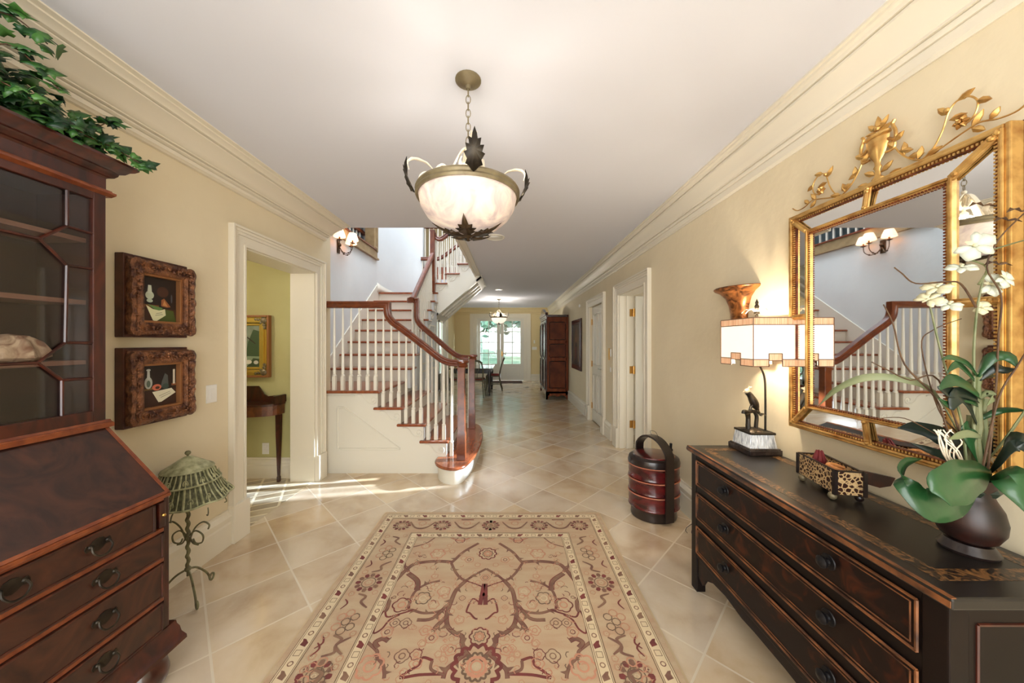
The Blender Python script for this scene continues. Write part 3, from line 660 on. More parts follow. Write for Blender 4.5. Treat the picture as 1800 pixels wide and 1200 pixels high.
def rosette(x, y, r, petals=8, m=1, core=3, mx=True, my=True, fill=None):
    if fill is not None: blob([(x+r*.95*cos(a), y+r*.95*sin(a)) for a in [2*pi*i/24 for i in range(24)]], fill, mx, my)
    n = petals*8
    strip([(x+(r*(.82+.18*abs(cos(petals*pi*i/n))))*cos(2*pi*i/n), y+(r*(.82+.18*abs(cos(petals*pi*i/n))))*sin(2*pi*i/n)) for i in range(n)], r*.15, m, True, mx, my)
    strip([(x+r*.4*cos(2*pi*i/16), y+r*.4*sin(2*pi*i/16)) for i in range(16)], r*.14, core, True, mx, my)
def petalring(x, y, r, n=12, m=1, mx=True, my=True):
    for i in range(n):
        a = 2*pi*i/n; c = (x+r*.78*cos(a), y+r*.78*sin(a)); u = (cos(a), sin(a)); w = (-u[1], u[0])
        blob([(c[0]+u[0]*p*r*.22+w[0]*q*r*.17, c[1]+u[1]*p*r*.22+w[1]*q*r*.17) for p, q in ((-1, 0), (-.3, -1), (.8, -.8), (1, 0), (.8, .8), (-.3, 1))], m if i % 2 else 2, mx, my)
    strip([(x+r*.5*cos(2*pi*i/20), y+r*.5*sin(2*pi*i/20)) for i in range(20)], r*.06, 5, True, mx, my)
    rosette(x, y, r*.3, 5, 3, 4, mx, my)
def W8(x, y):   # a point read off the photo, laid back onto the rug plane
    px, py = x/3.75+820, y/3.75+880; D = EYE*FPX/(py-VY); return ((px-VX)*D/FPX, D)
def vine(pts, w, m=1, k=5, leafy=True):
    q = smoothpts([(*W8(*p), 0) for p in pts], k); strip(q, w*1.12, 2, taper=False); strip(q, w*.78, m)
    if leafy:
        for i in range(3, len(q)-3, 5):
            t = (q[i+1]-q[i-1]).normalized(); s_ = Vector((-t.y, t.x, 0))*(1 if (i//5) % 2 else -1); L = w*1.5+.012
            p = q[i]; blob([(p.x, p.y), (p.x+t.x*L*.5+s_.x*L*.35, p.y+t.y*L*.5+s_.y*L*.35), (p.x+t.x*L*.9+s_.x*L*.9, p.y+t.y*L*.9+s_.y*L*.9), (p.x+t.x*L*.9+s_.x*L*.1, p.y+t.y*L*.9+s_.y*L*.1)], m)
vine([(215, 290), (300, 345), (350, 400), (370, 420)], .018)
vine([(370, 415), (480, 410), (600, 425), (650, 460), (700, 520), (718, 545)], .024)
vine([(680, 395), (665, 460), (640, 480)], .012)
vine([(370, 420), (330, 480), (290, 520), (250, 535), (200, 500), (130, 460)], .015)
vine([(250, 540), (300, 600), (320, 680), (330, 760), (310, 840), (250, 890), (200, 910), (190, 960), (150, 1020), (90, 1070)], .022)
vine([(250, 540), (200, 555), (130, 580)], .008, 2, leafy=False)
vine([(125, 560), (125, 640), (125, 700)], .022, 2)
vine([(125, 690), (180, 660), (205, 740), (180, 755), (140, 790), (122, 792)], .009, 2, leafy=False)
vine([(330, 690), (380, 740), (480, 755), (560, 735), (590, 725), (585, 650), (560, 600), (500, 560), (420, 540)], .014)
vine([(560, 600), (570, 540), (640, 490)], .03, leafy=False)
vine([(330, 780), (380, 840), (400, 880)], .022); vine([(340, 700), (420, 790), (520, 800)], .018)
vine([(560, 735), (640, 760), (720, 780), (745, 740), (775, 790), (790, 885), (740, 860), (700, 800), (640, 765)], .009, 2, leafy=False)
vine([(725, 650), (730, 720), (742, 745)], .018, leafy=False)
vine([(150, 1020), (210, 1080), (260, 1130), (270, 1190)], .018)
vine([(360, 1070), (430, 1050), (450, 1100), (520, 1150), (550, 1185), (430, 1165), (270, 1160)], .012, 2, leafy=False)
vine([(365, 1070), (360, 1130), (270, 1165)], .012, leafy=False)
vine([(835, 935), (780, 975), (740, 1010), (735, 1045), (690, 1090), (665, 1150), (660, 1190)], .014)
vine([(680, 940), (720, 925), (765, 950), (740, 985)], .022, leafy=False)
vine([(500, 245), (560, 290), (640, 315)], .008, leafy=False); vine([(280, 255), (340, 275), (410, 250)], .012, 3)
for (x, y, r, n, m, c) in ((640, 700, .05, 5, 2, 3), (510, 655, .045, 6, 5, 4), (380, 610, .038, 5, 3, 4), (470, 360, .05, 6, 3, 4), (340, 270, .035, 5, 2, 3), (255, 400, .03, 5, 3, 2), (570, 1040, .035, 4, 1, 1), (480, 1030, .028, 5, 2, 3), (400, 920, .03, 6, 3, 2), (700, 880, .03, 5, 3, 2), (770, 1110, .06, 7, 3, 3), (250, 655, .018, 4, 2, 3), (255, 715, .016, 4, 3, 3), (450, 870, .03, 5, 3, 3), (590, 820, .03, 4, 1, 1), (660, 820, .026, 4, 1, 1), (560, 310, .03, 5, 3, 4), (460, 510, .022, 5, 3, 4), (620, 560, .024, 5, 3, 4), (470, 1090, .03, 5, 3, 3), (430, 700, .03, 6, 3, 4), (260, 1000, .03, 5, 3, 3), (700, 650, .022, 5, 4, 5), (240, 800, .026, 5, 3, 4), (300, 990, .02, 4, 3, 3)):
    X_, Y_ = W8(x, y); rosette(X_, Y_, r, n, m, c)
for y, r, n in ((360, .06, 9), (520, .03, 6), (910, .05, 8), (1110, .11, 14), (250, .04, 6)):
    X_, Y_ = W8(130, y); rosette(RXC, Y_, r, n, 2 if n > 6 else 3, 3, mx=False); rosette(RXC, Y_, r*.6, n, 5, 3, mx=False)
bx, by = W8(145, 360)
# small scattered marks between the vines, kept off the border
for i in range(150):
    x = RXC+rnd.uniform(.03, .50); y = rnd.uniform(RYC+.02, 2.42)
    if i % 3 == 0: rosette(x, y, rnd.uniform(.012, .02), 5, 3, 4)
    else:
        a = rnd.uniform(0, 6); L = rnd.uniform(.012, .03); q = [(x+L*t*cos(a+t*1.2), y+L*t*sin(a+t*1.2)) for t in (0, .5, 1, 1.4)]; strip(q, .004, rnd.choice((3, 3, 5, 2)))
# border bands: distance from the rug's edge
def band_rect(d, w, m):
    for dd in (d,):
        x0, x1, y0, y1 = RXC-RHW+dd, RXC+RHW-dd, RY0+dd, RY1-dd; z = rz()
        for (a, c, e, f_) in ((x0+w, x1-w, y0, y0+w), (x0+w, x1-w, y1-w, y1), (x0, x0+w, y0, y1), (x1-w, x1, y0, y1)):
            b.add([(a, e, z), (c, e, z), (c, f_, z), (a, f_, z)], [(0, 1, 2, 3)], m)
for d, w in ((.028, .066), (.305, .058)): band_rect(d, w, 4)
for d in (.028, .036, .088, .096, .300, .308, .355, .363): band_rect(d, .003, 5)
def guard(dc, per):
    # a guard stripe of square, dark leaf and ring, all round
    for side in range(2):
        n = int((RY1-RY0-2*dc)/2/per) if side == 0 else int((RHW-dc)/per)
        for i in range(n+1):
            for k in range(3):
                t = (i+.17+k/3)*per
                if side == 0:
                    if t > (RY1-RY0)/2-dc: continue
                    x, y = RXC+RHW-dc, RYC+t; u, w = (0, 1), (1, 0)
                else:
                    if t > RHW-dc: continue
                    x, y = RXC+t, RY1-dc; u, w = (1, 0), (0, 1)
                s_ = .014
                g = lambda p: (x+u[0]*p[0]+w[0]*p[1], y+u[1]*p[0]+w[1]*p[1])
                if k == 0: strip([g(p) for p in ((-s_, -s_), (s_, -s_), (s_, s_), (-s_, s_))], .004, 5, True)
                elif k == 1: blob([g(p) for p in ((-.022, -.014), (.0, -.018), (.020, .004), (.022, .018), (.006, .012), (-.012, .016))], 2 if i % 2 else 1)
                else: strip([g((.011*cos(a), .011*sin(a))) for a in [2*pi*j/10 for j in range(10)]], .005, 1, True)
guard(.062, .157); guard(.334, .15)
# main border: rosettes, palmettes, small birds of scrollwork
MBX = RXC+RHW-.2
for i, y in enumerate([RYC+.0+.0, RYC+.28, RYC+.56, RYC+.84]):
    if i % 2 == 1 or 1: pass
for y in (1.99-.0, 1.99-.56): petalring(MBX, y, .078)
petalring(MBX-.0, 2.61, .07)
for y in (1.71, 2.27, 1.44+.0):
    for q, (dx, dy) in enumerate(((0, 0), (.035, .03), (-.035, .03), (.035, -.03), (-.035, -.03), (0, .055), (0, -.055))): strip([(MBX+dx+.022*cos(a), y+dy+.022*sin(a)) for a in [2*pi*j/8 for j in range(8)]], .005, 3 if q % 2 else 5, True)
    for sy in (1, -1):
        strip(smoothpts([(MBX-.07, y+sy*.09, 0), (MBX-.02, y+sy*.13, 0), (MBX-.03, y+sy*.17, 0), (MBX+.02, y+sy*.19, 0)], 4), .016, 1, taper=True)
        strip(smoothpts([(MBX+.07, y+sy*.08, 0), (MBX+.05, y+sy*.12, 0), (MBX+.075, y+sy*.15, 0)], 4), .009, 2, taper=True)
        rosette(MBX+.06, y+sy*.19, .018, 5, 3, 4); rosette(MBX-.07, y+sy*.2, .016, 5, 3, 4)
for x in (.0, .34, .62):
    if x: 
        pass
for x in (0, .38): petalring(RXC+x, 2.61, .07)
for x in (.19, .54):
    strip(smoothpts([(RXC+x-.1, 2.66, 0), (RXC+x-.05, 2.585, 0), (RXC+x, 2.565, 0), (RXC+x+.05, 2.585, 0), (RXC+x+.1, 2.66, 0)], 4), .018, 1, taper=True)
    rosette(RXC+x, 2.64, .03, 7, 3, 4); strip([(RXC+x-.05, 2.69), (RXC+x+.05, 2.69)], .01, 2)
for i in range(26):
    x = RXC+.02+.033*i; 
    if x < RXC+.64: rosette(x, 2.545+.14*((i*7) % 5)/5, .010, 5, 3, 4)
rug = b.build('rug', rug_mats, None, smooth=False)
tag(rug, 'large beige and burgundy vine patterned rug on the tiled hall floor', 'rug')
# ================================================================ SECRETARY DESK
DX, DB, DY1, DY0 = -1.45, -2.0, 1.42, .42
dk = thing('secretary_desk', 'tall mahogany slant front secretary desk with glazed bookcase against left wall', 'desk', (-1.72, .92, 0))
dk.location = (-1.72, .92, 0)
YM = (DY0+DY1)/2
b = MB().box(DB, DX+.0-.02, DY0, DY1, .24, .80)
b.prism([(DX-.02, .80), (-1.72, 1.09), (-1.72, 1.10), (DB, 1.10), (DB, .80)], 'y', DY0, DY0+.02); b.prism([(DX-.02, .80), (-1.72, 1.09), (-1.72, 1.10), (DB, 1.10), (DB, .80)], 'y', DY1-.02, DY1)
b.box(DX-.022, DX, DY0, DY0+.022, .24, .80); b.box(DX-.022, DX, DY1-.022, DY1, .24, .80)
b.build('case', 'mahog', dk, smooth=False, bevel=.003)
b = MB()
for z in (.235, .375, .54, .665, .795): b.box(DX-.02, DX+.001, DY0+.02, DY1-.022, z-.0085, z+.0085)
b.build('drawer_rails', 'edgewood', dk, smooth=False, bevel=.003)
MB().box(-1.99, -1.70, DY0, DY1, 1.092, 1.112).box(DX-.04, DX+.01, DY0, DY1, .797, .812).build('writing_surface_edge', 'edgewood', dk, smooth=False, bevel=.004)
# slant front lid
p0, p1 = Vector((DX+.005, 0, .812)), Vector((-1.715, 0, 1.095)); d_ = (p1-p0).normalized(); n_ = Vector((-d_.z, 0, d_.x)); n_ = n_ if n_.x > 0 else -n_
L_ = (p1-p0).length; c_ = (p0+p1)/2
lid = MB().obox(c_+Vector((0, YM, 0))-n_*.012, d_*L_/2, (0, (DY1-DY0)/2-.002, 0), n_*.012).build('slant_lid', 'burl', dk, smooth=False, bevel=.004)
b = MB()
for t, w in ((-L_/2+.006, .006), (L_/2-.005, .005)): b.obox(c_+d_*t+Vector((0, YM, 0))+n_*.001, d_*w, (0, (DY1-DY0)/2-.003, 0), n_*.002)
b.obox(c_+Vector((0, DY1-.008, 0))+n_*.001, d_*(L_/2), (0, .006, 0), n_*.002)
b.build('lid_banding', 'edgewood', lid, smooth=False)
def bail(par, x, y, z, s=1.0, tilt=0):
    b = MB()
    pl = [(-.05, .0), (-.044, .016), (-.03, .012), (-.018, .026), (0, .032), (.018, .026), (.03, .012), (.044, .016), (.05, 0), (.044, -.014), (.028, -.010), (.014, -.022), (0, -.028), (-.014, -.022), (-.028, -.010), (-.044, -.014)]
    b.prism([(y+p*s, z+q*s) for p, q in pl], 'x', x, x+.003)
    for sg in (-1, 1): b.ball((x+.006, y+sg*.032*s, z+.004), .007, 8)
    pts = smoothpts([(x+.012, y-.032*s, z+.004), (x+.02, y-.036*s, z-.012), (x+.024, y-.02*s, z-.03), (x+.026, y, z-.034), (x+.024, y+.02*s, z-.03), (x+.02, y+.036*s, z-.012), (x+.012, y+.032*s, z+.004)], 4)
    b.tube(pts, .0035, 6); return b.build('bail_handle', 'darkbronze', par)
def drawer(y0, y1, z0, z1, hy, keyh=True):
    dr = MB().box(DX-.015, DX+.004, y0, y1, z0, z1).build('drawer', 'burl', dk, smooth=False, bevel=.003)
    b = MB(); t = .008
    for (a, c, e, f_) in ((y0, y1, z0, z0+t), (y0, y1, z1-t, z1), (y0, y0+t, z0, z1), (y1-t, y1, z0, z1)): b.box(DX+.001, DX+.0075, a, c, e, f_)
    b.build('cock_bead', 'mahog', dr, smooth=False, bevel=.002)
    for h in hy: bail(dr, DX+.004, h, (z0+z1)/2+.008, .78)
drawer(.51, 1.36, .676, .785, (.70, .965, 1.17))
for z0, z1 in ((.551, .655), (.386, .529), (.247, .364)): drawer(.445, 1.392, z0, z1, (.66, 1.19))
for y in (.478, 1.387):
    sl_ = MB().box(DX-.3, DX+.006, y-.012, y+.012, .68, .782).build('lid_support', 'mahog', dk, smooth=False, bevel=.002)
    MB().ball((DX+.012, y, .73), .007, 8).build('support_knob', 'brass', sl_)
poly = [(DB, .245), (DX+.004, .245), (DX+.008, .232), (DX+.02, .222), (DX+.028, .20), (DX+.05, .185), (DX+.052, .172), (DB, .172)]
MB().prism(poly, 'y', DY0-.02, DY1+.025).build('base_moulding', 'mahog', dk, bevel=0)
for x in (DX-.05, DB+.06):
    for y in (DY0+.06, DY1-.055):
        MB().lathe([(0, 0), (.035, 0), (.045, .012), (.07, .045), (.078, .08), (.07, .115), (.045, .145), (.04, .16), (.055, .172), (0, .172)], (x, y, 0), 20).build('bun_foot', 'mahog', dk)
# bookcase: open shell with back, shelves and a waist moulding
UX, UZ0, UZ1 = -1.72, 1.112, 2.10
b = MB(); b.box(DB, DB+.012, DY0, DY1, UZ0, UZ1); b.box(DB, UX-.022, DY0, DY0+.02, UZ0, UZ1); b.box(DB, UX-.022, DY1-.02, DY1, UZ0, UZ1); b.box(DB, UX-.022, DY0, DY1, UZ1-.03, UZ1); b.box(DB, UX-.022, DY0, DY1, UZ0, UZ0+.02)
b.box(DB, UX-.022, YM-.01, YM+.01, UZ0, UZ1)
b.build('bookcase_shell', 'cabin', dk, smooth=False)
for z in (1.375, 1.625, 1.885):
    MB().box(DB+.012, UX-.06, DY0+.02, DY1-.02, z-.018, z).build('shelf', 'shelfwood', dk, smooth=False)
def frame_rect(b, x0, x1, y0, y1, z0, z1, w, wb=None, m=0):
    wb = wb or w
    b.box(x0, x1, y0, y0+w, z0, z1, m); b.box(x0, x1, y1-w, y1, z0, z1, m); b.box(x0, x1, y0+w, y1-w, z0, z0+wb, m); b.box(x0, x1, y0+w, y1-w, z1-w, z1, m)
gz0, gz1 = 1.158, 2.04
pat = [((.137, .59), (.137, .0)), ]
for hi_ in (0, 1):
    ya, yb = (DY0, YM-.001) if not hi_ else (YM+.001, DY1)
    b = MB(); frame_rect(b, UX-.022, UX, ya, yb, UZ0+.004, 2.085, .043, .05); dr = b.build('glazed_door', 'mahog', dk, smooth=False, bevel=.003)
    g0, g1 = ya+.043, yb-.043
    # 13-pane astragal pattern; nodes as (distance from the outer glass edge, height)
    k = (g1-g0)/.335; e = 1
    A = lambda d, z: (UX-.006, g1-d*k, z)
    half = [[(.063, 2.045), (.063, 1.903), (0, 1.899)], [(.063, 1.903), (.125, 1.83), (.063, 1.75), (0, 1.753)], [(.063, 1.75), (.067, 1.448), (0, 1.446)], [(.067, 1.448), (.128, 1.374), (.075, 1.303), (0, 1.30)], [(.075, 1.303), (.075, 1.15)]]
    b = MB()
    def seg_(p, q):
        b.tube([p, q], .0055, 6)
    for ch in half:
        for (d0, z0), (d1, z1) in zip(ch, ch[1:]):
            seg_(A(d0, z0), A(d1, z1)); seg_(A(.335-d0, z0), A(.335-d1, z1))
    seg_(A(.125, 1.83), A(.21, 1.83)); seg_(A(.128, 1.374), A(.207, 1.374))
    b.build('astragal_bars', 'mahog', dr)
    MB().box(UX-.016, UX-.012, g0, g1, gz0, gz1).build('glass_pane', 'cabglass', dr, smooth=False)
b = MB()
b.prism([(DB, 2.10), (UX+.002, 2.10), (UX+.004, 2.094), (UX+.022, 2.088), (UX+.022, 2.08), (UX, 2.072), (DB, 2.072)], 'y', DY0-.01, DY1+.02)
b.build('lower_cornice_bead', 'edgewood', dk, smooth=False)
MB().box(DB, UX+.0, DY0, DY1, 2.10, 2.165).build('frieze', 'mahog', dk, smooth=False)
cp = [(0, 2.145), (.006, 2.152), (.016, 2.154), (.024, 2.165), (.026, 2.175), (.038, 2.179), (.048, 2.192), (.058, 2.197), (.068, 2.208), (.068, 2.218), (-.2, 2.218), (-.2, 2.145)]
b = MB().prism([(UX+u, z) for u, z in cp], 'y', DY0-.12, DY1+.0)
# return along the far side, mitred outwards
ysd = DY1
v1 = [(UX+u if u > -.2 else DB, ysd+max(0, u), z) for u, z in cp]; v0 = [(DB, ysd+max(0, u), z) for u, z in cp]; vb = [(UX+u if u > -.2 else DB, ysd, z) for u, z in cp]; vb0 = [(DB, ysd, z) for u, z in cp]
n = len(cp)
b.add(v1+v0, [(i, (i+1) % n, n+(i+1) % n, n+i) for i in range(n)]+[tuple(range(n))]); b.add(vb+v1, [(i, (i+1) % n, n+(i+1) % n, n+i) for i in range(n)])
b.box(DB, UX-.001, DY0, DY1-.001, 2.15, 2.217)
b.build('cornice', 'mahog', dk)
b = MB().prism([(DB, 1.12), (UX+.004, 1.12), (UX+.010, 1.112), (UX+.022, 1.106), (UX+.022, 1.09), (DB, 1.09)], 'y', DY0-.01, DY1+.012); b.build('waist_moulding', 'edgewood', dk, smooth=False)
# shell standing on a shelf inside
b = MB(); 
def shellw(a, r, z): return 1+.10*sin(a*9)+.06*sin(z*60+a*4)
b.lathe([(0, 0), (.045, .0), (.066, .015), (.066, .04), (.05, .075), (.03, .098), (.0, .105)], (-1.86, 1.235, 1.376), 40, sx=.95, sy=1.6, wob=shellw)
tag(b.build('seashell', 'shell', None), 'large mottled seashell lying on a shelf behind the desk bookcase glass', 'seashell')
# ================================================================ IVY
iv = thing('trailing_ivy', 'green trailing ivy spilling over the top of the tall desk bookcase', 'plant', (-1.8, 1.1, 2.218))
LEAF = [(0, 0), (-.28, -.12), (-.5, .1), (-.34, .28), (-.62, .48), (-.3, .56), (-.22, .72), (0, 1.05), (.22, .72), (.3, .56), (.62, .48), (.34, .28), (.5, .1), (.28, -.12)]
def ivyleaf(b, p, dirv, nrm, s, m=0):
    d = Vector(dirv).normalized(); n_ = Vector(nrm); n_ = (n_-d*n_.dot(d)).normalized(); w = d.cross(n_)
    vs = [p+w*x*s+d*y*s-n_*(abs(x)*.35+y*y*.12)*s for x, y in LEAF]; c = p+d*.4*s
    b.add([c]+vs, [(0, i+1, (i+1) % 14+1) for i in range(14)], m)
bl, bd, bs_ = MB(), MB(), MB()
def clampivy(p, zt=2.235):
    if p.z < zt and p.x < -1.645 and p.y < 1.495 and p.y < 2.6:
        p.z = zt
    if p.x < -1.97: p.x = -1.97
    return p
vines = []
for i in range(26):
    y = rnd.uniform(.75, 1.32); x = rnd.uniform(-1.92, -1.66); h = .16*(1.42-y)/.5
    p = Vector((x, y, 2.24)); pts = [p.copy()]
    v = Vector((rnd.uniform(-.3, .6), rnd.uniform(-.2, .7), rnd.uniform(.2, 1.0) if y < 1.15 else rnd.uniform(-.1, .35))).normalized()
    for k in range(rnd.randint(4, 8)):
        p = p+v*.035; v = (v+Vector((rnd.uniform(-.25, .3), rnd.uniform(-.2, .35), -.22))).normalized(); pts.append(clampivy(p.copy())); p = pts[-1].copy()
    vines.append(pts)
vines.append([Vector(q) for q in ((-1.72, 1.15, 2.25), (-1.68, 1.25, 2.26), (-1.66, 1.32, 2.26), (-1.65, 1.38, 2.26), (-1.64, 1.43, 2.25), (-1.62, 1.46, 2.235), (-1.61, 1.475, 2.22))])
vines.append([Vector(q) for q in ((-1.72, 1.2, 2.25), (-1.69, 1.28, 2.27), (-1.68, 1.34, 2.27), (-1.67, 1.38, 2.27), (-1.66, 1.42, 2.26))])
vines.append([Vector(q) for q in ((-1.7, 1.22, 2.25), (-1.68, 1.29, 2.29), (-1.69, 1.36, 2.33), (-1.70, 1.40, 2.37), (-1.70, 1.41, 2.40))])
vines.append([Vector(q) for q in ((-1.74, .9, 2.26), (-1.68, 1.0, 2.40), (-1.62, 1.06, 2.50), (-1.60, 1.1, 2.5), (-1.58, 1.14, 2.47))])
vines.append([Vector(q) for q in ((-1.76, .85, 2.26), (-1.72, .95, 2.42), (-1.68, 1.0, 2.54), (-1.66, 1.02, 2.60), (-1.62, 1.05, 2.6))])
vines.append([Vector(q) for q in ((-1.7, .9, 2.25), (-1.64, 1.0, 2.33), (-1.60, 1.06, 2.40), (-1.58, 1.10, 2.38), (-1.57, 1.16, 2.33))])
for pts in vines:
    bs_.tube(smoothpts(pts, 2), .0022, 5)
    for q in smoothpts(pts, 3):
        for _ in range(2):
            d = Vector((rnd.uniform(-.4, 1), rnd.uniform(-.8, 1), rnd.uniform(-.9, .5))); o_ = Vector((rnd.uniform(-.02, .02), rnd.uniform(-.02, .02), rnd.uniform(0, .02)))
            p = clampivy(q+o_, 2.24); ivyleaf(bl if rnd.random() < .62 else bd, p, d, (rnd.uniform(0, .9), rnd.uniform(-.9, .2), rnd.uniform(.3, 1)), rnd.uniform(.03, .055))
for i in range(620):
    y = rnd.uniform(.74, 1.40); t = (1.40-y)/.62; x = rnd.uniform(-1.90, -1.66-.02*t); z = 2.235+rnd.random()*(.06+.36*max(0, t)**1.0)*(1-.35*abs(x+1.74)/.2)
    p = Vector((x, y, z)); d = Vector((rnd.uniform(-.2, 1), rnd.uniform(-.7, 1), rnd.uniform(-.9, .5)))
    ivyleaf(bd if rnd.random() < .6 else bl, p, d, (rnd.uniform(0, .9), rnd.uniform(-1, .2), rnd.uniform(.2, 1)), rnd.uniform(.03, .058))
bl.build('leaves', 'ivy', iv, solid=.0006); bd.build('leaves', 'ivydk', iv, solid=.0006); bs_.build('stems', 'stem', iv)
# ================================================================ PICTURES ON THE LEFT WALL
def carved(b, x0, x1, y0, y1, z0, z1, w, amp, side=1, m=0, nseg=30):
    # ornate frame: wavy outer edge ring with raised crest, front towards +x*side
    def ring(off, x, wav):
        pts = []
        cs = [(y0-off, z0-off), (y1+off, z0-off), (y1+off, z1+off), (y0-off, z1+off)]
        for i in range(4):
            a, c = Vector(cs[i]), Vector(cs[(i+1) % 4]); t = (c-a).normalized(); nr = Vector((t.y, -t.x))
            for j in range(nseg):
                u = j/nseg; e = wav*(abs(sin(u*pi*7))*.6+.8*abs(cos(u*pi))**3+.7*math.exp(-((u-.5)/.09)**2)); p = a+(c-a)*u+nr*e; pts.append((x, p.x, p.y))
        return pts
    rings = [ring(w, x0, amp*.4), ring(w, x1-.006*side, amp), ring(w-.012, x1, amp*.8), ring(w*.55, x1-.012*side, amp*.2), ring(w*.25, x1-.004*side, 0), ring(0, x1-.012*side, 0), ring(0, x0, 0)]
    n = nseg*4; vs = [q for r_ in rings for q in r_]; fs = [(k*n+i, k*n+(i+1) % n, (k+1)*n+(i+1) % n, (k+1)*n+i) for k in range(6) for i in range(n)]
    b.add(vs, fs, m)
def paint(par, x, y0, y1, z0, z1, bgc, shapes, sg=1, name='canvas'):
    # painted panel: flat shapes in (0..1) canvas coordinates laid in thin paint layers
    b = MB().box(x, x-.004*sg, y0, y1, z0, z1, 0); ms = [mat('paint_ground', *bgc) if isinstance(bgc, tuple) else bgc]; 
    for i, (c, pts) in enumerate(shapes):
        key = 'p_%d_%d_%d' % c
        if key not in M: M[key] = mat('paint', lin(*c), .5)
        if M[key] not in ms: ms.append(M[key])
        b.add([(x+sg*(.0004+.00012*i), y0+(y1-y0)*u, z0+(z1-z0)*v) for u, v in pts], [tuple(range(len(pts)))], ms.index(M[key]))
    b.build(name, ms, par, smooth=False)
def ell(cx_, cy_, rx, ry, n=16): return [(cx_+rx*cos(2*pi*i/n), cy_+ry*sin(2*pi*i/n)) for i in range(n)]
def leftpic(z0, z1, label, shapes):
    y0, y1 = 1.70, 2.04
    t = thing('framed_painting', label, 'painting', (-2.0, (y0+y1)/2, z0))
    b = MB(); frame_rect(b, -2.018, -1.972, y0, y1, z0, z1, .05); b.build('backing_box', 'framedark', t, smooth=False, bevel=.004)
    b = MB(); frame_rect(b, -1.975, -1.962, y0+.012, y1-.0, z0+.015, z1-.015, .02); b.build('rope_moulding', 'frame', t, smooth=False, bevel=.003)
    b = MB(); cy0, cy1, cz0, cz1 = y0+.070, y1-.052, z0+.080, z1-.088
    carved(b, -1.972, -1.928, cy0, cy1, cz0, cz1, .056, .011)
    q_ = random.Random(int(z0*100))
    for i in range(170):
        sd = q_.randint(0, 3); u_ = q_.random(); o_ = q_.uniform(.022, .060)
        y_, z_ = ((cy0-o_, cz0-.05+(cz1-cz0+.1)*u_), (cy1+o_, cz0-.05+(cz1-cz0+.1)*u_), (cy0-.05+(cy1-cy0+.1)*u_, cz0-o_), (cy0-.05+(cy1-cy0+.1)*u_, cz1+o_))[sd]
        b.ball((-1.934, y_, z_), (q_.uniform(.006, .011), q_.uniform(.004, .010), q_.uniform(.004, .010)), 6)
    for i in range(34):
        for y_ in (cy0-.012, cy1+.012): b.ball((-1.938, y_, cz0+(cz1-cz0)*i/33), (.005, .004, .003), 6)
        for z_ in (cz0-.012, cz1+.012): b.ball((-1.938, cy0+(cy1-cy0)*i/33, z_), (.005, .003, .004), 6)
    b.build('carved_frame', 'frame', t)
    b = MB(); frame_rect(b, -1.985, -1.952, cy0-.004, cy1+.004, cz0-.004, cz1+.004, .016); b.build('inner_frame', 'framein', t, smooth=False, bevel=.002)
    paint(t, -1.978, cy0+.008, cy1-.008, cz0+.008, cz1-.008, (lin(34, 24, 20), .4), shapes)
sh1 = [((62, 34, 22), [(0, 0), (1, 0), (1, .3), (0, .34)]), ((70, 84, 34), [(.5, .02), (.98, .0), (.9, .27), (.45, .32)]), ((120, 74, 40), [(0, .32), (.5, .32), (.5, .37), (0, .38)]), ((188, 196, 172), ell(.26, .58, .11, .09)), ((200, 206, 186), [(.2, .62), (.32, .62), (.30, .80), (.22, .80)]), ((180, 190, 168), ell(.26, .46, .08, .04)), ((150, 90, 52), [(.56, .36), (.72, .34), (.82, .36), (.64, .54), (.56, .5)]), ((198, 140, 84), [(.60, .38), (.74, .36), (.64, .50)]), ((72, 42, 28), ell(.6, .68, .16, .12)), ((96, 132, 72), [(.2, .38), (.6, .32), (.48, .22)]), ((222, 220, 176), [(.16, .36), (.34, .28), (.50, .26), (.66, .30), (.68, .16), (.42, .01), (.34, .03)]), ((120, 116, 92), [(.42, .18), (.58, .21), (.58, .22), (.42, .19)]), ((120, 116, 92), [(.4, .14), (.6, .17), (.6, .18), (.4, .15)]), ((80, 80, 84), ell(.84, .55, .025, .1))]
sh2 = [((58, 34, 24), [(0, 0), (1, 0), (1, .38), (0, .4)]), ((118, 92, 48), [(0, .40), (.5, .42), (.5, .47), (0, .44)]), ((176, 180, 172), ell(.23, .58, .10, .14)), ((186, 190, 182), [(.19, .66), (.27, .66), (.26, .86), (.20, .86)]), ((190, 194, 186), ell(.23, .88, .055, .025)), ((90, 104, 92), ell(.23, .56, .05, .08)), ((86, 90, 86), [(.54, .44), (.76, .44), (.74, .72), (.66, .78), (.58, .6)]), ((60, 78, 70), ell(.68, .46, .09, .07)), ((206, 112, 84), ell(.44, .46, .12, .075)), ((80, 50, 36), ell(.46, .45, .06, .035)), ((130, 80, 50), [(.84, .46), (.98, .46), (.98, .52), (.84, .52)]), ((212, 204, 184), [(.88, .5), (.94, .5), (.94, .86), (.88, .86)]), ((226, 220, 192), [(.32, .36), (.84, .40), (.96, .28), (.56, .10), (.48, .10)]), ((122, 118, 96), [(.5, .24), (.8, .32), (.8, .33), (.5, .25)]), ((122, 118, 96), [(.54, .2), (.82, .28), (.82, .29), (.54, .21)])]
leftpic(1.475, 1.91, 'upper ornate brown framed still life with a jug and green cloth', sh1)
leftpic(1.0, 1.42, 'lower ornate brown framed still life with a tall vase and white candle', sh2)
t = thing('light_switch', 'white light switch plate on left wall beside the framed paintings', 'switch', (-2.018, 2.255, 1.10))
pl_ = MB().box(-2.02, -2.014, 2.215, 2.295, 1.04, 1.16).build('switch_plate', 'plate', t, smooth=False, bevel=.002)
MB().box(-2.014, -2.010, 2.24, 2.27, 1.065, 1.135).build('rocker', 'plate', t, smooth=False, bevel=.001)
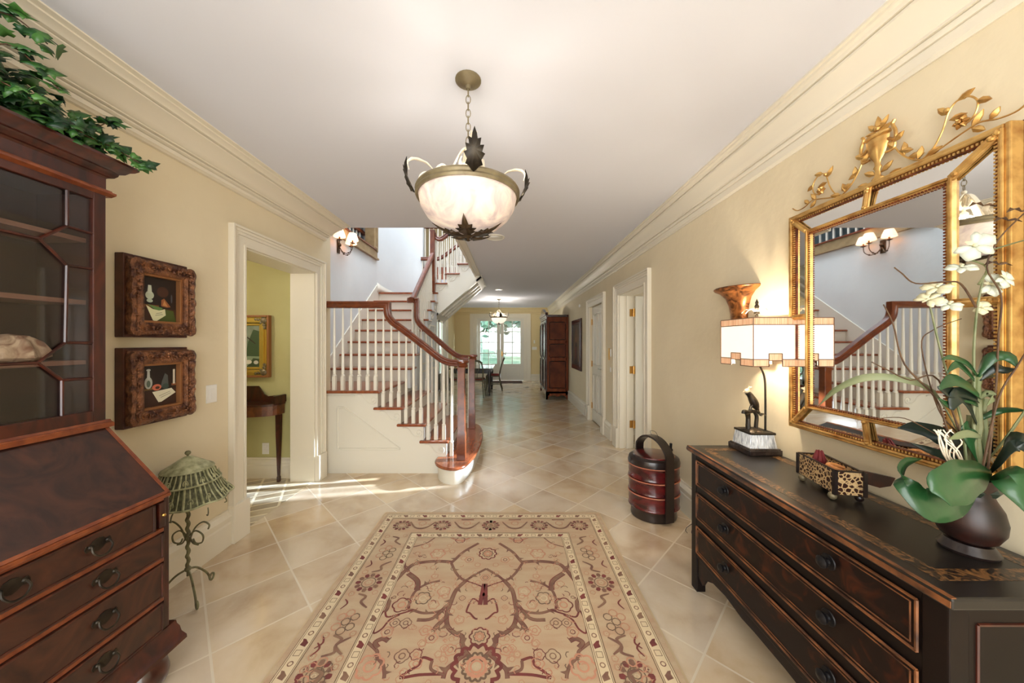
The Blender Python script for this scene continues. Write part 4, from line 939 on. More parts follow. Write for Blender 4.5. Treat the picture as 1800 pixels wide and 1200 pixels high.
# ================================================================ VERDIGRIS FLOOR CANDLE LAMP
VXc, VYc = -1.815, 1.88
v = thing('floor_lamp', 'green verdigris metal lantern stand with pagoda shade on curled feet by left wall', 'lamp', (VXc, VYc, 0))
def flare(a, r, z): return 1+.05*cos(8*a)*(r/.18)
MB().lathe([(.0, .808), (.015, .806), (.04, .79), (.08, .762), (.112, .742), (.116, .735), (.110, .735), (.075, .755), (0, .795)], (VXc, VYc, 0), 40).build('shade_cap', 'verdigris', v)
def tier(name, r0, z0, r1, z1, nb, fl):
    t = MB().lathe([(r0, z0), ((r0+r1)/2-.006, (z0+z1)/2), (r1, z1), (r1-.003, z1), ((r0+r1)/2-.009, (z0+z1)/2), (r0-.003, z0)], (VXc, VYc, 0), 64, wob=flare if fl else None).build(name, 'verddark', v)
    b = MB(); c0 = Vector((VXc, VYc, 0)); zz = Vector((0, 0, 1))
    for i in range(nb):
        a = 2*pi*i/nb; u = Vector((cos(a), sin(a), 0)); w = Vector((-u.y, u.x, 0)); k = flare(a, r1, 0) if fl else 1
        A_, B_, C_ = c0+u*(r0+.001)+zz*z0, c0+u*((r0+r1)/2-.004)*(1 if not fl else (1+k)/2)+zz*(z0+z1)/2, c0+u*(r1*k+.001)+zz*z1
        b.tube([A_, B_, C_], .0034 if i % 3 else .0055, 5)
        if i % 3 == 1:
            m_ = B_+(C_-B_)*.35+u*.004
            b.tube([m_+w*.010*cos(q)+zz*.017*sin(q) for q in [2*pi*j/10 for j in range(10)]], .0026, 4, closed=True); b.ball(m_, (.006, .006, .01), 6)
    for (r, z, th) in ((r0, z0, .004), (r1, z1, .0055)):
        b.tube([(VXc+r*(flare(q, r, 0) if fl else 1)*cos(q), VYc+r*(flare(q, r, 0) if fl else 1)*sin(q), z) for q in [2*pi*j/64 for j in range(64)]], th, 6, closed=True)
    b.build('fretwork', 'verdigris', t)
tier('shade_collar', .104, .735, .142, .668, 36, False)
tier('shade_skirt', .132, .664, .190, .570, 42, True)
MB().ball((VXc, VYc, .825), (.014, .014, .013), 12).tube([(VXc, VYc, .795), (VXc, VYc, .815)], .005).build('finial', 'vstem', v)
b = MB()
n = 60; b.tube([(VXc+.004*cos(i*.9), VYc+.004*sin(i*.9), .16+.44*i/n) for i in range(n+1)], .0085, 7)
b.tube([(VXc, VYc, .13), (VXc, VYc, .80)], .006, 8); b.ball((VXc, VYc, .17), .016, 10); b.ball((VXc, VYc, .36), .013, 10)
b.build('twisted_stem', 'vstem', v)
b = MB()
for i in range(8):   # little brackets under the shade rim
    a = 2*pi*(i+.5)/8; u = Vector((cos(a), sin(a), 0)); c0 = Vector((VXc, VYc, 0)); z = Vector((0, 0, 1))
    if i % 2 == 0: b.tube(smoothpts([c0+z*.53+u*.006, c0+z*.575+u*.05, c0+z*.57+u*.12, c0+z*.545+u*.165, c0+z*.52+u*.175, c0+z*.515+u*.165], 4), .0032, 6)
    else: b.tube(smoothpts([c0+z*.553+u*.196, c0+z*.53+u*.20, c0+z*.51+u*.195, c0+z*.512+u*.185], 4), .0028, 6)
b.build('scroll_brackets', 'vstem', v)
for i in range(2):
    b = MB(); u = Vector((1, 0, 0))*(1 if i else -1); c0 = Vector((VXc, VYc, 0)); z = Vector((0, 0, 1))
    b.tube(smoothpts([c0+z*.33+u*.01, c0+z*.40+u*.04, c0+z*.435+u*.085, c0+z*.42+u*.12, c0+z*.395+u*.115], 5), .0042, 6)
    b.tube(smoothpts([c0+z*.36+u*.01, c0+z*.385+u*.045, c0+z*.36+u*.085, c0+z*.32+u*.08, c0+z*.315+u*.045, c0+z*.34+u*.03], 5), .0042, 6)
    b.tube(smoothpts([c0+z*.35+u*.01, c0+z*.315+u*.03, c0+z*.305+u*.06], 4), .0042, 6)
    b.build('stem_scroll', 'vstem', v)
for a in (-32, 88, 208):
    a = radians(a); u = Vector((cos(a), sin(a), 0)); c0 = Vector((VXc, VYc, 0)); z = Vector((0, 0, 1))
    if (c0+u*.18).x < -1.985: u = u
    MB().tube(smoothpts([c0+z*.17+u*.0, c0+z*.145+u*.05, c0+z*.09+u*.10, c0+z*.05+u*.125, c0+z*.015+u*.135, c0+z*.008+u*.15, c0+z*.03+u*.16, c0+z*.045+u*.147, c0+z*.035+u*.135], 5), .0055, 7).build('leg', 'vstem', v)
# ================================================================ POWDER ROOM
t = thing('framed_painting', 'gilt framed landscape painting with white swans on the green powder room wall', 'painting', (-2.8, 3.56, 1.07))
PY = 3.565
def frame_y(b, x0, x1, z0, z1, y0, y1, w, m=0):
    b.box(x0, x0+w, y0, y1, z0, z1, m); b.box(x1-w, x1, y0, y1, z0, z1, m); b.box(x0+w, x1-w, y0, y1, z0, z0+w, m); b.box(x0+w, x1-w, y0, y1, z1-w, z1, m)
b = MB(); frame_y(b, -3.12, -2.545, 1.075, 1.735, PY-.045, PY, .022); b.build('outer_moulding', 'framein', t, smooth=False, bevel=.003)
b = MB(); frame_y(b, -3.10, -2.565, 1.095, 1.715, PY-.035, PY, .032); frame_y(b, -3.068, -2.597, 1.127, 1.683, PY-.05, PY, .028); frame_y(b, -3.035, -2.63, 1.16, 1.65, PY-.032, PY, .025)
b.build('gilt_frame', mat('bright_gilt', lin(214, 184, 92), .3, .7), t, smooth=False, bevel=.004)
for (x, z, sx, sz) in ((-2.58, 1.70, -1, -1), (-2.58, 1.11, -1, 1), (-3.09, 1.70, 1, -1), (-3.09, 1.11, 1, 1)):
    b = MB(); b.ball((x+sx*.02, PY-.045, z+sz*.02), (.035, .012, .035), 10)
    for (p, q) in ((.07, .015), (.015, .07), (.045, .045), (.1, .01), (.01, .1)): b.ball((x+sx*p, PY-.045, z+sz*q), (.018, .010, .018), 8)
    b.build('corner_ornament', 'olive', t)
b = MB().box(-3.02, -2.652, PY-.02, PY-.012, 1.18, 1.63, 0); ms = [mat('landscape_sky', lin(168, 176, 158), .6, col2=lin(110, 128, 108), scale=6)]
for i, (c, pts) in enumerate((((70, 92, 62), [(.55, .2), (1, .2), (1, .85), (.8, .9), (.65, .6)]), ((86, 104, 76), [(0, .2), (.4, .22), (.3, .5), (0, .6)]), ((150, 168, 138), [(0, 0), (1, 0), (1, .26), (0, .28)]), ((66, 82, 52), [(.6, .0), (1, 0), (1, .2), (.8, .22)]), ((236, 232, 220), ell(.66, .13, .1, .05)), ((230, 226, 214), ell(.88, .12, .07, .045)), ((236, 232, 220), ell(.6, .2, .02, .06)), ((60, 44, 34), [(.62, .7), (.86, .55), (.87, .57), (.63, .73)]), ((180, 90, 80), ell(.5, .3, .025, .07)))):
    key = 'p_%d_%d_%d' % c; M.setdefault(key, mat('paint', lin(*c), .5)); ms.append(M[key]); b.add([(-3.02+.368*u, PY-.0205-.0001*i, 1.18+.45*v_) for u, v_ in pts], [tuple(range(len(pts)))], len(ms)-1)
b.build('canvas', ms, t, smooth=False)
t = thing('console_table', 'dark inlaid half round console table under the gilt framed landscape', 'table', (-2.7, 3.4, 0))
hr = [(-2.37-.0, 3.53), (-2.37, 3.44)]+[(-2.37-.36*(1-cos(a)), 3.44-.16*sin(a)) for a in [pi/2*i/8 for i in range(1, 9)]]
hr = hr+[(-5.46-x, y) for x, y in hr[::-1]]
MB().prism(hr, 'z', .80, .82).build('tabletop', 'mahog', t, smooth=False, bevel=.003)
ha = [(x*.97-.082, y+.012 if y < 3.5 else y) for x, y in hr]
ap = MB().prism(ha, 'z', .70, .80).build('apron', 'cherry', t, smooth=False)
MB().prism([(-2.53, .75), (-2.50, .77), (-2.47, .75), (-2.50, .73)], 'y', 3.352, 3.36).build('diamond_inlay', 'framein', ap, smooth=False)
b = MB(); b.box(-2.39, -2.37, 3.36, 3.53, .82, .90); b.prism([(-2.37, .82), (-2.37, .895), (-2.44, .89), (-2.56, .875), (-2.60, .90), (-2.64, .96), (-2.66, .985), (-2.85, .985), (-2.85, .82)], 'y', 3.525, 3.54); b.build('gallery_back', 'mahog', t, smooth=False)
for x, y in ((-2.395, 3.46), (-2.395, 3.5), (-3.065, 3.48), (-2.73, 3.30)):
    if y == 3.5: continue
    v_ = []; 
    b = MB()
    for q, z in ((.022, .70), (.020, .5), (.010, .06), (.013, .05), (.013, 0)): v_ += [(x-q, y-q, z), (x+q, y-q, z), (x+q, y+q, z), (x-q, y+q, z)]
    b.add(v_, [(4*i+j, 4*i+(j+1) % 4, 4*i+4+(j+1) % 4, 4*i+4+j) for i in range(4) for j in range(4)]+[(3, 2, 1, 0), (16, 17, 18, 19)]); b.build('leg', 'mahog', t, smooth=False)
tag(MB().box(-2.645, -2.575, 3.564, 3.57, .25, .37).box(-2.63, -2.59, 3.561, 3.565, .32, .35).box(-2.63, -2.59, 3.561, 3.565, .27, .30).build('wall_outlet', 'plate', None, smooth=False), 'white wall outlet low on the green powder room wall', 'outlet')
lp = thing('added_room_light', 'added unseen flush ceiling light brightening the powder room', 'lamp', (-3.2, 2.5, 2.33))  # out of view, added to light the powder room
MB().lathe([(0, -.09), (.08, -.08), (.13, -.04), (.14, 0)], (-3.2, 2.5, 2.33), 20).build('glass_bowl', 'bowlfar', lp); lamp('bulb', (-3.2, 2.5, 2.18), 16, (1, .88, .7), .08, lp)
# ================================================================ CHEST OF DRAWERS (right)
CX0, CX1, CY0, CY1, CZ = 1.09, 1.495, .825, 1.985, .83
ch = thing('chest_of_drawers', 'black lacquered low chest with gilt lines and three wide drawers against right wall', 'chest of drawers', (1.29, 1.4, 0))
b = MB(); b.box(CX0, CX1, CY0, CY1, .20, .80)
b.box(CX0-.002, CX0+.05, CY0-.002, CY0+.055, .0, .80); b.box(CX0-.002, CX0+.05, CY1-.055, CY1+.002, 0, .80); b.box(CX1-.05, CX1, CY0, CY0+.055, 0, .3); b.box(CX1-.05, CX1, CY1-.055, CY1, 0, .3)
b.build('carcase', 'black', ch, smooth=False, bevel=.004)
ap = [(CY0+.05, .22), (CY0+.05, .10), (CY0+.10, .07), (CY0+.13, .12), (CY0+.20, .155), (CY0+.3, .165), (CY0+.42, .15), (CY0+.50, .155)]
ap = ap+[(CY0+CY1-y, z) for y, z in ap[::-1]]
MB().prism(ap, 'x', CX0+.004, CX0+.02).build('apron', 'chestfront', ch, smooth=False)
ae = [(CX0+.05, .22), (CX0+.05, .08), (CX0+.1, .12), (CX0+.2, .15), (CX1-.1, .12), (CX1-.05, .08), (CX1-.05, .22)]
MB().prism(ae, 'y', CY0+.004, CY0+.02).build('apron', 'chestfront', ch, smooth=False)
tp = [(CX0-.022, CY0-.022+.0), (CX1, CY0-.022), (CX1, CY1+.02), (CX0-.022, CY1+.02)]
top = MB().box(CX0-.022, CX1, CY0-.022, CY1+.02, .800, CZ).build('top', 'chesttop', ch, smooth=False, bevel=.006)
b = MB(); b.box(CX0-.0235, CX0-.021, CY0-.02, CY1+.018, .806, .822); b.box(CX0-.02, CX0-.008, CY0-.02, CY1+.018, CZ-.002, CZ+.0006)
b.build('gilt_edge', 'chestgold', top, smooth=False)
b = MB(); z = CZ+.0005
b.box(CX0+.03, CX0+.075, CY0+.05, CY1-.05, CZ-.001, z); b.box(CX1-.075, CX1-.03, CY0+.05, CY1-.05, CZ-.001, z); b.box(CX0+.0301, CX1-.0301, CY0+.04, CY0+.085, CZ-.001, z+.0001); b.box(CX0+.0301, CX1-.0301, CY1-.085, CY1-.04, CZ-.001, z+.0001)
b.build('gilt_scroll_border', 'chestband', top, smooth=False)
for z0, z1 in ((.628, .765), (.437, .578), (.235, .385)):
    d = MB().box(CX0-.006, CX0+.02, .885, 1.925, z0, z1).build('drawer', 'chestfront', ch, smooth=False, bevel=.002)
    b = MB()
    for (q, r_) in ((.0, .0045), (.014, .0022)):
        pts = [(CX0-.007, .885+q, z0+q), (CX0-.007, 1.925-q, z0+q), (CX0-.007, 1.925-q, z1-q), (CX0-.007, .885+q, z1-q)]
        for i in range(4): b.tube([pts[i], pts[(i+1) % 4]], r_, 6)
    b.build('gilt_bead', 'chestgold', d)
    for y in (1.13, 1.67):
        zc = (z0+z1)/2+.008; k = MB().lathe([(0, 0), (.012, .0), (.010, .01), (.018, .018), (.020, .026), (.013, .033), (0, .035)], (0, 0, 0), 16)
        k.v = [(CX0-.006-z_, y+x_, zc+y_) for x_, y_, z_ in k.v]; k.lathe([(0, 0), (.026, 0), (.024, .003), (0, .004)], (0, 0, 0), 18)
        k.v = k.v[:-4*18]+[(CX0-.006-z_, y+x_, zc+y_) for x_, y_, z_ in k.v[-4*18:]]; k.build('knob', 'knob', d)
b = MB()
for (q, r_) in ((.0, .004),):
    for i, (p0, p1) in enumerate((((CX0+.07, .27), (CX1-.06, .27)), ((CX1-.06, .27), (CX1-.06, .75)), ((CX1-.06, .75), (CX0+.07, .75)), ((CX0+.07, .75), (CX0+.07, .27)))):
        b.tube([(p0[0], CY0-.001, p0[1]), (p1[0], CY0-.001, p1[1])], .004, 6)
b.build('end_panel_bead', 'mahog', ch)
# ================================================================ MIRROR
mr = thing('wall_mirror', 'large gold framed cushion mirror with urn and vine crest above the black chest', 'mirror', (1.49, 1.35, 1.01))
my0, my1, mz0, mz1 = .965, 1.735, 1.015, 2.095
iy0, iy1, iz0, iz1 = 1.088, 1.612, 1.135, 1.985
xo, xi = 1.475, 1.452
b = MB(); b.box(1.492, 1.508, my0, my1, mz0, mz1); b.build('backing', 'framedark', mr, smooth=False)
def fr_x(b, xa, xb, y0, y1, z0, z1, w, ridges=0):
    frame_rect(b, xa, xb, y0, y1, z0, z1, w)
b = MB(); fr_x(b, 1.455, 1.505, my0, my1, mz0, mz1, .014); fr_x(b, 1.448, 1.495, my0+.012, my1-.012, mz0+.012, mz1-.012, .012); b.build('outer_frame', 'gold', mr, smooth=False, bevel=.004)
b = MB(); 
n = 90
for i in range(n):
    z = mz0+.03+(mz1-mz0-.06)*i/n
    for y in (my0+.030, my1-.030): b.box(1.455, 1.478, y-.005, y+.005, z, z+.006)
n = 64
for i in range(n):
    y = my0+.035+(my1-my0-.07)*i/n
    for z in (mz0+.030, mz1-.030): b.box(1.456, 1.478, y, y+.006, z-.004, z+.004)
b.build('reeded_slip', 'gold', mr, smooth=False)
b = MB(); fr_x(b, 1.462, 1.48, my0+.022, my1-.022, mz0+.022, mz1-.022, .014); b.build('inner_slip', 'giltred', mr, smooth=False)
# bevelled border glasses (sloping between outer and inner frames)
a0, a1, c0, c1 = my0+.03, my1-.03, mz0+.03, mz1-.03
quads = [[(a0, c1), (a1, c1), (iy1, iz1), (iy0, iz1)], [(a0, c0), (a1, c0), (iy1, iz0), (iy0, iz0)], [(a0, c0), (a0, c1), (iy0, iz1), (iy0, iz0)], [(a1, c0), (a1, c1), (iy1, iz1), (iy1, iz0)]]
for q in quads:
    vs = [(xo-.006, q[0][0], q[0][1]), (xo-.006, q[1][0], q[1][1]), (xi+.002, q[2][0], q[2][1]), (xi+.002, q[3][0], q[3][1])]
    vs += [(x+.004, y, z) for x, y, z in vs]
    MB().add(vs, [(0, 1, 2, 3), (4, 5, 6, 7), (0, 1, 5, 4), (1, 2, 6, 5), (2, 3, 7, 6), (3, 0, 4, 7)]).build('border_glass', 'mirror', mr, smooth=False)
MB().box(xi, xi+.005, iy0, iy1, iz0, iz1).build('centre_glass', 'mirror', mr, smooth=False)
b = MB(); fr_x(b, xi-.016, xi+.01, iy0-.006, iy1+.006, iz0-.006, iz1+.006, .010); fr_x(b, xi-.010, xi+.008, iy0+.002, iy1-.002, iz0+.002, iz1-.002, .012)
b.build('inner_frame', 'gold', mr, smooth=False, bevel=.003)
b = MB()
for i in range(80):
    z = iz0+.01+(iz1-iz0-.02)*i/80
    for y in (iy0+.013, iy1-.013): b.box(xi-.013, xi-.008, y-.003, y+.003, z, z+.005)
for i in range(50):
    y = iy0+.01+(iy1-iy0-.02)*i/50
    for z in (iz0+.013, iz1-.013): b.box(xi-.013, xi-.008, y, y+.005, z-.003, z+.003)
b.build('inner_beading', 'giltred', mr, smooth=False)
struts = [((my0+.02, mz0+.02), (iy0, iz0)), ((my1-.02, mz0+.02), (iy1, iz0)), ((my0+.02, mz1-.02), (iy0, iz1)), ((my1-.02, mz1-.02), (iy1, iz1)),
          ((1.35, mz1-.02), (1.35, iz1)), ((1.35, mz0+.02), (1.35, iz0)), ((my0+.02, 1.575), (iy0, 1.575)), ((my1-.02, 1.575), (iy1, 1.575))]
for (p, q) in struts:
    b = MB(); P0, P1 = Vector((xo-.018, *p)), Vector((xi-.008, *q)); b.tube([P0, P1], .009, 8); d_ = (P1-P0).normalized(); s_ = d_.cross(Vector((1, 0, 0)))
    b.tube([P0+s_*.009, P1+s_*.009], .005, 6); b.tube([P0-s_*.009, P1-s_*.009], .005, 6)
    for k in (0.04, .16, .9): b.ball(P0.lerp(P1, k)-Vector((.006, 0, 0)), .009, 8)
    b.build('strut', 'gold', mr)
# crest: urn with leaves, vines either side
XC_ = 1.478; UY = 1.335; zt = mz1
b = MB()
def gleaf(b, p, ang, L, w, m=0, x=None):   # leaf lying in the wall plane, a little domed
    u = Vector((0, cos(ang), sin(ang))); s_ = Vector((0, -sin(ang), cos(ang))); p = Vector(p); dx = Vector((-.006, 0, 0))
    vs = [p, p+u*L*.35+s_*w/2, p+u*L*.7+s_*w*.42, p+u*L, p+u*L*.7-s_*w*.42, p+u*L*.35-s_*w/2, p+u*L*.5+dx*1.6]
    b.add(vs+[v+Vector((.004, 0, 0)) for v in vs[:6]], [(6, i, (i+1) % 6) for i in range(6)]+[tuple(range(12, 6, -1))]+[(i, (i+1) % 6, 7+(i+1) % 6, 7+i) for i in range(6)], m)
urn = [(0, 0), (.022, 0), (.022, .012), (.012, .02), (.010, .045), (.016, .055), (.010, .065), (.012, .08), (.024, .10), (.032, .125), (.038, .15), (.040, .168), (.034, .172), (.046, .178), (.046, .186), (0, .19)]
b.lathe(urn, (XC_, UY, zt), 16, sx=.5, wob=lambda a, r, z: 1+(.08*cos(a*12) if .09 < z < .17 else 0))
b.build('crest_urn', 'gold', mr)
b = MB()
for sg in (-1, 1):
    b.tube(smoothpts([(XC_, UY+sg*.035, zt+.15), (XC_, UY+sg*.06, zt+.135), (XC_, UY+sg*.062, zt+.165), (XC_, UY+sg*.052, zt+.195), (XC_, UY+sg*.06, zt+.21)], 4), [.006]*16+[.004], 6)
    b.tube(smoothpts([(XC_, UY+sg*.03, zt+.10), (XC_, UY+sg*.055, zt+.10), (XC_, UY+sg*.06, zt+.12)], 4), .005, 6)
    gleaf(b, (XC_, UY+sg*.005, zt+.205), pi/2-sg*.7, .05, .02); gleaf(b, (XC_, UY, zt+.19), pi/2-sg*1.2, .05, .02)
    gleaf(b, (XC_, UY+sg*.01, zt+.03), pi/2-sg*1.0, .05, .022); gleaf(b, (XC_, UY+sg*.03, zt+.0), pi/2-sg*1.3, .05, .02)
gleaf(b, (XC_, UY, zt+.2), pi/2, .06, .024); b.ball((XC_-.004, UY, zt+.21), .012, 8)
b.build('crest_leaves', 'gold', mr)
for sg in (-1, 1):
    b = MB(); g = lambda dy, dz: (XC_, UY+sg*dy, zt+dz)
    # drop of leaves from the urn
    b.tube(smoothpts([g(.05, .13), g(.065, .09), g(.09, .05), g(.12, .02), g(.15, .005)], 4), .003, 6)
    for (dy, dz, a, L) in ((.06, .10, 2.2, .045), (.07, .08, -.4, .05), (.09, .055, 1.6, .05), (.10, .04, -.2, .05), (.13, .015, 1.3, .045), (.15, .012, .3, .05), (.055, .125, .6, .04)):
        gleaf(b, g(dy, dz), a if sg > 0 else pi-a, L, .022)
    # big loop
    loop = smoothpts([g(.14, .005), g(.175, .03), g(.20, .075), g(.215, .125), g(.235, .15), g(.265, .145), g(.285, .115), g(.28, .08), g(.26, .062), g(.24, .07)], 5)
    loop = [Vector(q) for q in loop]; b.tube(loop, .0028, 6)
    b.tube(smoothpts([g(.15, .005), g(.20, .02), g(.255, .038), g(.29, .045), g(.33, .03), g(.37, .028), g(.40, .05)], 5), .0028, 6)
    for (dy, dz, a, L) in ((.215, .12, 2.2, .05), (.235, .15, .3, .045), (.28, .12, -.5, .04), (.215, .10, -.1, .045), (.27, .04, 1.0, .05), (.27, .04, -.7, .04), (.31, .038, .9, .035)):
        gleaf(b, g(dy, dz), a if sg > 0 else pi-a, L, .02)
    for i in range(6): gleaf(b, g(.245, .075), i*pi/3, .022, .016)
    b.ball((XC_-.008, UY+sg*.245, zt+.075), .007, 8); b.ball((XC_-.006, UY+sg*.215, zt+.135), .008, 8)
    b.build('crest_vine', 'gold', mr)
# ================================================================ TABLE LAMP
LX, LY = 1.395, 1.895
tl = thing('table_lamp', 'lit bird figurine lamp with boxy cream silk shade on the black chest', 'lamp', (LX, LY, CZ))
b = MB()
def rough(a, r, z): return 1
b.box(1.305, 1.485, 1.805, 1.985, CZ+.001, CZ+.03); b.box(1.31, 1.48, 1.81, 1.98, CZ+.03, CZ+.036)
b.build('stone_base', 'marb', tl, smooth=False, bevel=.006)
v_ = [(1.322, 1.822, CZ+.037), (1.468, 1.822, CZ+.037), (1.468, 1.968, CZ+.037), (1.322, 1.968, CZ+.037), (1.332, 1.832, CZ+.108), (1.458, 1.832, CZ+.108), (1.458, 1.958, CZ+.108), (1.332, 1.958, CZ+.108)]
b = MB().add(v_, [(0, 1, 2, 3), (4, 5, 6, 7), (0, 1, 5, 4), (1, 2, 6, 5), (2, 3, 7, 6), (3, 0, 4, 7)])
for i in range(16):
    t = (i+.5)/16
    for (p, q, e, f_) in ((0, 1, 4, 5), (3, 0, 7, 4)):
        A_, B_ = Vector(v_[p]).lerp(Vector(v_[q]), t), Vector(v_[e]).lerp(Vector(v_[f_]), t); b.tube([A_, B_], .0042, 6)
b.build('beaded_skirt', 'crystal', tl)
MB().box(1.326, 1.466, 1.826, 1.966, CZ+.108, CZ+.12).build('plinth', 'darkbronze', tl, smooth=False, bevel=.003)
b = MB(); c = Vector((1.375, 1.885, CZ+.12))
b.lathe([(0, 0), (.05, 0), (.042, .008), (.02, .016), (0, .02)], c, 16, wob=lambda a, r, z: 1+.2*sin(a*5))
b.tube(smoothpts([c+Vector(q) for q in ((-.02, 0, .0), (-.022, 0, .03), (-.018, .005, .07), (-.026, 0, .10))], 4), [.016, .015, .014, .013, .013, .012, .012, .012, .012, .013, .013, .015, .016], 8)
b.tube(smoothpts([c+Vector(q) for q in ((.02, 0, .0), (.024, 0, .04), (.026, 0, .08), (.012, 0, .105), (-.01, 0, .11))], 4), .010, 8)
b.tube(smoothpts([c+Vector(q) for q in ((-.05, 0, .095), (-.045, 0, .11), (-.02, 0, .105), (.02, 0, .108), (.04, 0, .10))], 4), .009, 8)
for a in range(5): b.ribbon([c+Vector((.035, 0, .10)), c+Vector((.05+.004*a, .01*(a-2), .10-.006*a)), c+Vector((.062, .016*(a-2), .085+.004*a))], [.006, .012, .002], (0, 1, .4), .1)
b.build('tree_stump', 'birdm', tl)
b = MB(); bp = [(.030, 0, .112), (.022, 0, .135), (.008, 0, .165), (-.008, 0, .195), (-.022, 0, .212), (-.03, 0, .222)]
b.tube(smoothpts([c+Vector(q) for q in bp], 4), [.003, .007, .011, .015, .018, .020, .022, .022, .022, .021, .020, .018, .017, .016, .015, .015, .015, .015, .014, .010, .006], 10)
b.ribbon([c+Vector((.01, -.012, .17)), c+Vector((.024, -.012, .14)), c+Vector((.036, -.008, .108))], [.02, .024, .004], (0, 0, 1), .1)
b.tube([c+Vector((.0, .006, .15)), c+Vector((-.006, .008, .13)), c+Vector((-.012, .008, .112))], .003, 6); b.tube([c+Vector((.0, -.008, .15)), c+Vector((-.008, -.008, .13)), c+Vector((-.014, -.008, .112))], .003, 6)
bird = b.build('bird_figure', 'birdm', tl)
b = MB(); b.ball(c+Vector((-.028, 0, .222)), (.018, .014, .015), 12); b.tube([c+Vector((-.040, 0, .222)), c+Vector((-.048, 0, .216)), c+Vector((-.050, 0, .208))], [.006, .004, .001], 6)
for i in range(3): b.tube([c+Vector((-.024, 0, .232)), c+Vector((-.016+.006*i, 0, .246)), c+Vector((-.022+.01*i, 0, .256-.004*i))], [.005, .004, .001], 6)
b.build('bird_head', 'birdhead', bird)
b = MB(); b.tube(smoothpts([(1.455, 1.89, CZ+.12), (1.455, 1.89, CZ+.30), (1.452, 1.89, CZ+.40), (1.435, 1.885, CZ+.455), (1.40, 1.87, CZ+.50), (1.365, 1.84, CZ+.53), (1.36, 1.83, CZ+.56)], 5), .0055, 8)
b.build('curved_rod', 'darkbronze', tl)
sx0, sx1, sy0, sy1, sz0, sz1 = 1.246, 1.474, 1.70, 1.955, 1.325, 1.575
scx, scy = (sx0+sx1)/2, (sy0+sy1)/2
MB().tube([(1.36, 1.83, CZ+.55), (scx, scy, 1.59)], .004).tube([(scx, scy, 1.58), (scx, scy, 1.60)], .008).lathe([(0, 0), (.014, .004), (.012, .02), (.006, .03), (.012, .045), (.006, .058), (.009, .066), (.003, .08), (0, .09)], (scx, scy, 1.60), 10).build('finial', 'darkbronze', tl)
b = MB()
for i in range(8):
    a = 2*pi*i/8+.2; u = Vector((cos(a), sin(a), 0)); q = Vector((scx, scy, 1.60)); q = Vector((scx, scy, 1.605)); b.ribbon([q, q+u*.026+Vector((0, 0, .030)), q+u*.052+Vector((0, 0, .026)), q+u*.070+Vector((0, 0, .006))], [.005, .014, .013, .003], (-u.y, u.x, 0), .15)
b.build('palm_finial', 'bone', tl, solid=.001)
# shade: four faces with stepped notch at the middle of each lower edge
def face_poly(L):   # (along, z)
    n0, n1 = L*.35, L*.65
    return [(0, sz0), (n0, sz0), (n0, sz0+.03), (n1, sz0+.03), (n1, sz0), (L, sz0), (L, sz1), (0, sz1)]
bs2, bt, bc, btt = MB(), MB(), MB(), MB()
for (ox, oy, ux, uy, L) in ((sx0, sy0, 1, 0, sx1-sx0), (sx1, sy0, 0, 1, sy1-sy0), (sx1, sy1, -1, 0, sx1-sx0), (sx0, sy1, 0, -1, sy1-sy0)):
    g = lambda a, z, o=0: (ox+ux*a+uy*o, oy+uy*a-ux*o, z)
    pl = face_poly(L); n0, n1 = L*.35, L*.65
    vs = [g(a, z) for a, z in pl]+[g(a, z, -.002) for a, z in pl]; n = len(pl)
    bs2.add(vs, [(0, 1, 2, 7), (2, 3, 6, 7), (3, 4, 5, 6), (8, 9, 10, 15), (10, 11, 14, 15), (11, 12, 13, 14)]+[(i, (i+1) % n, n+(i+1) % n, n+i) for i in range(n)])
    t = .036
    for (a, c_, z0, z1) in ((0, n0, sz0, sz0+t), (n1, L, sz0, sz0+t), (n0-.0, n1+.0, sz0+.03, sz0+.03+t), (0, L, sz1-t, sz1)):
        vs = [g(a, z0, .0015), g(c_, z0, .0015), g(c_, z1, .0015), g(a, z1, .0015), g(a, z0, 0), g(c_, z0, 0), g(c_, z1, 0), g(a, z1, 0)]
        (btt if z1 == sz1 else bt).add(vs, [(0, 1, 2, 3), (4, 5, 6, 7), (0, 1, 5, 4), (1, 2, 6, 5), (2, 3, 7, 6), (3, 0, 4, 7)])
    for path in ([(0, sz0), (n0, sz0), (n0, sz0+.03), (n1, sz0+.03), (n1, sz0), (L, sz0)], [(0, sz0+t), (n0-.0, sz0+t)], [(n0, sz0+t+.03), (n1, sz0+t+.03)], [(n1, sz0+t), (L, sz0+t)], [(n0, sz0), (n0, sz0+t+.03)], [(n1, sz0), (n1, sz0+t+.03)], [(0, sz1), (L, sz1)], [(0, sz1-t), (L, sz1-t)], [(0, sz0), (0, sz1)]):
        for p, q in zip(path, path[1:]): bc.tube([g(*p, .002), g(*q, .002)], .0022, 5)
bs2.build('lamp_shade', 'shade', tl, smooth=False); bt.build('lower_trim', 'shadetrim', tl, smooth=False); btt.build('upper_trim', 'shadetrim', tl, smooth=False); bc.build('piping', 'cord', tl, smooth=False)
lamp('bulb', (scx, scy, 1.47), 30, (1, .86, .66), .04, tl)
lc = MB(); lc.ball((scx, scy, 1.47), .028, 12); lc.tube([(scx, scy, 1.40), (scx, scy, 1.45)], .012); 
lc.build('light_bulb', 'cord', tl)
# bronze trumpet wall sconce behind
ws = thing('wall_vase', 'bronze trumpet shaped wall vase behind the boxy lamp shade', 'wall vase', (1.5, 2.17, 1.56))
b = MB().lathe([(.02, -.06), (.05, -.04), (.062, .0), (.066, .06), (.075, .11), (.095, .16), (.13, .195), (.165, .212), (.172, .222), (.168, .228), (.15, .22), (.12, .205), (.085, .165), (.0, .14)], (1.508, 2.165, 1.575), 28, a0=pi/2, a1=3*pi/2, sx=.85)
b.build('vase_body', 'copper', ws)
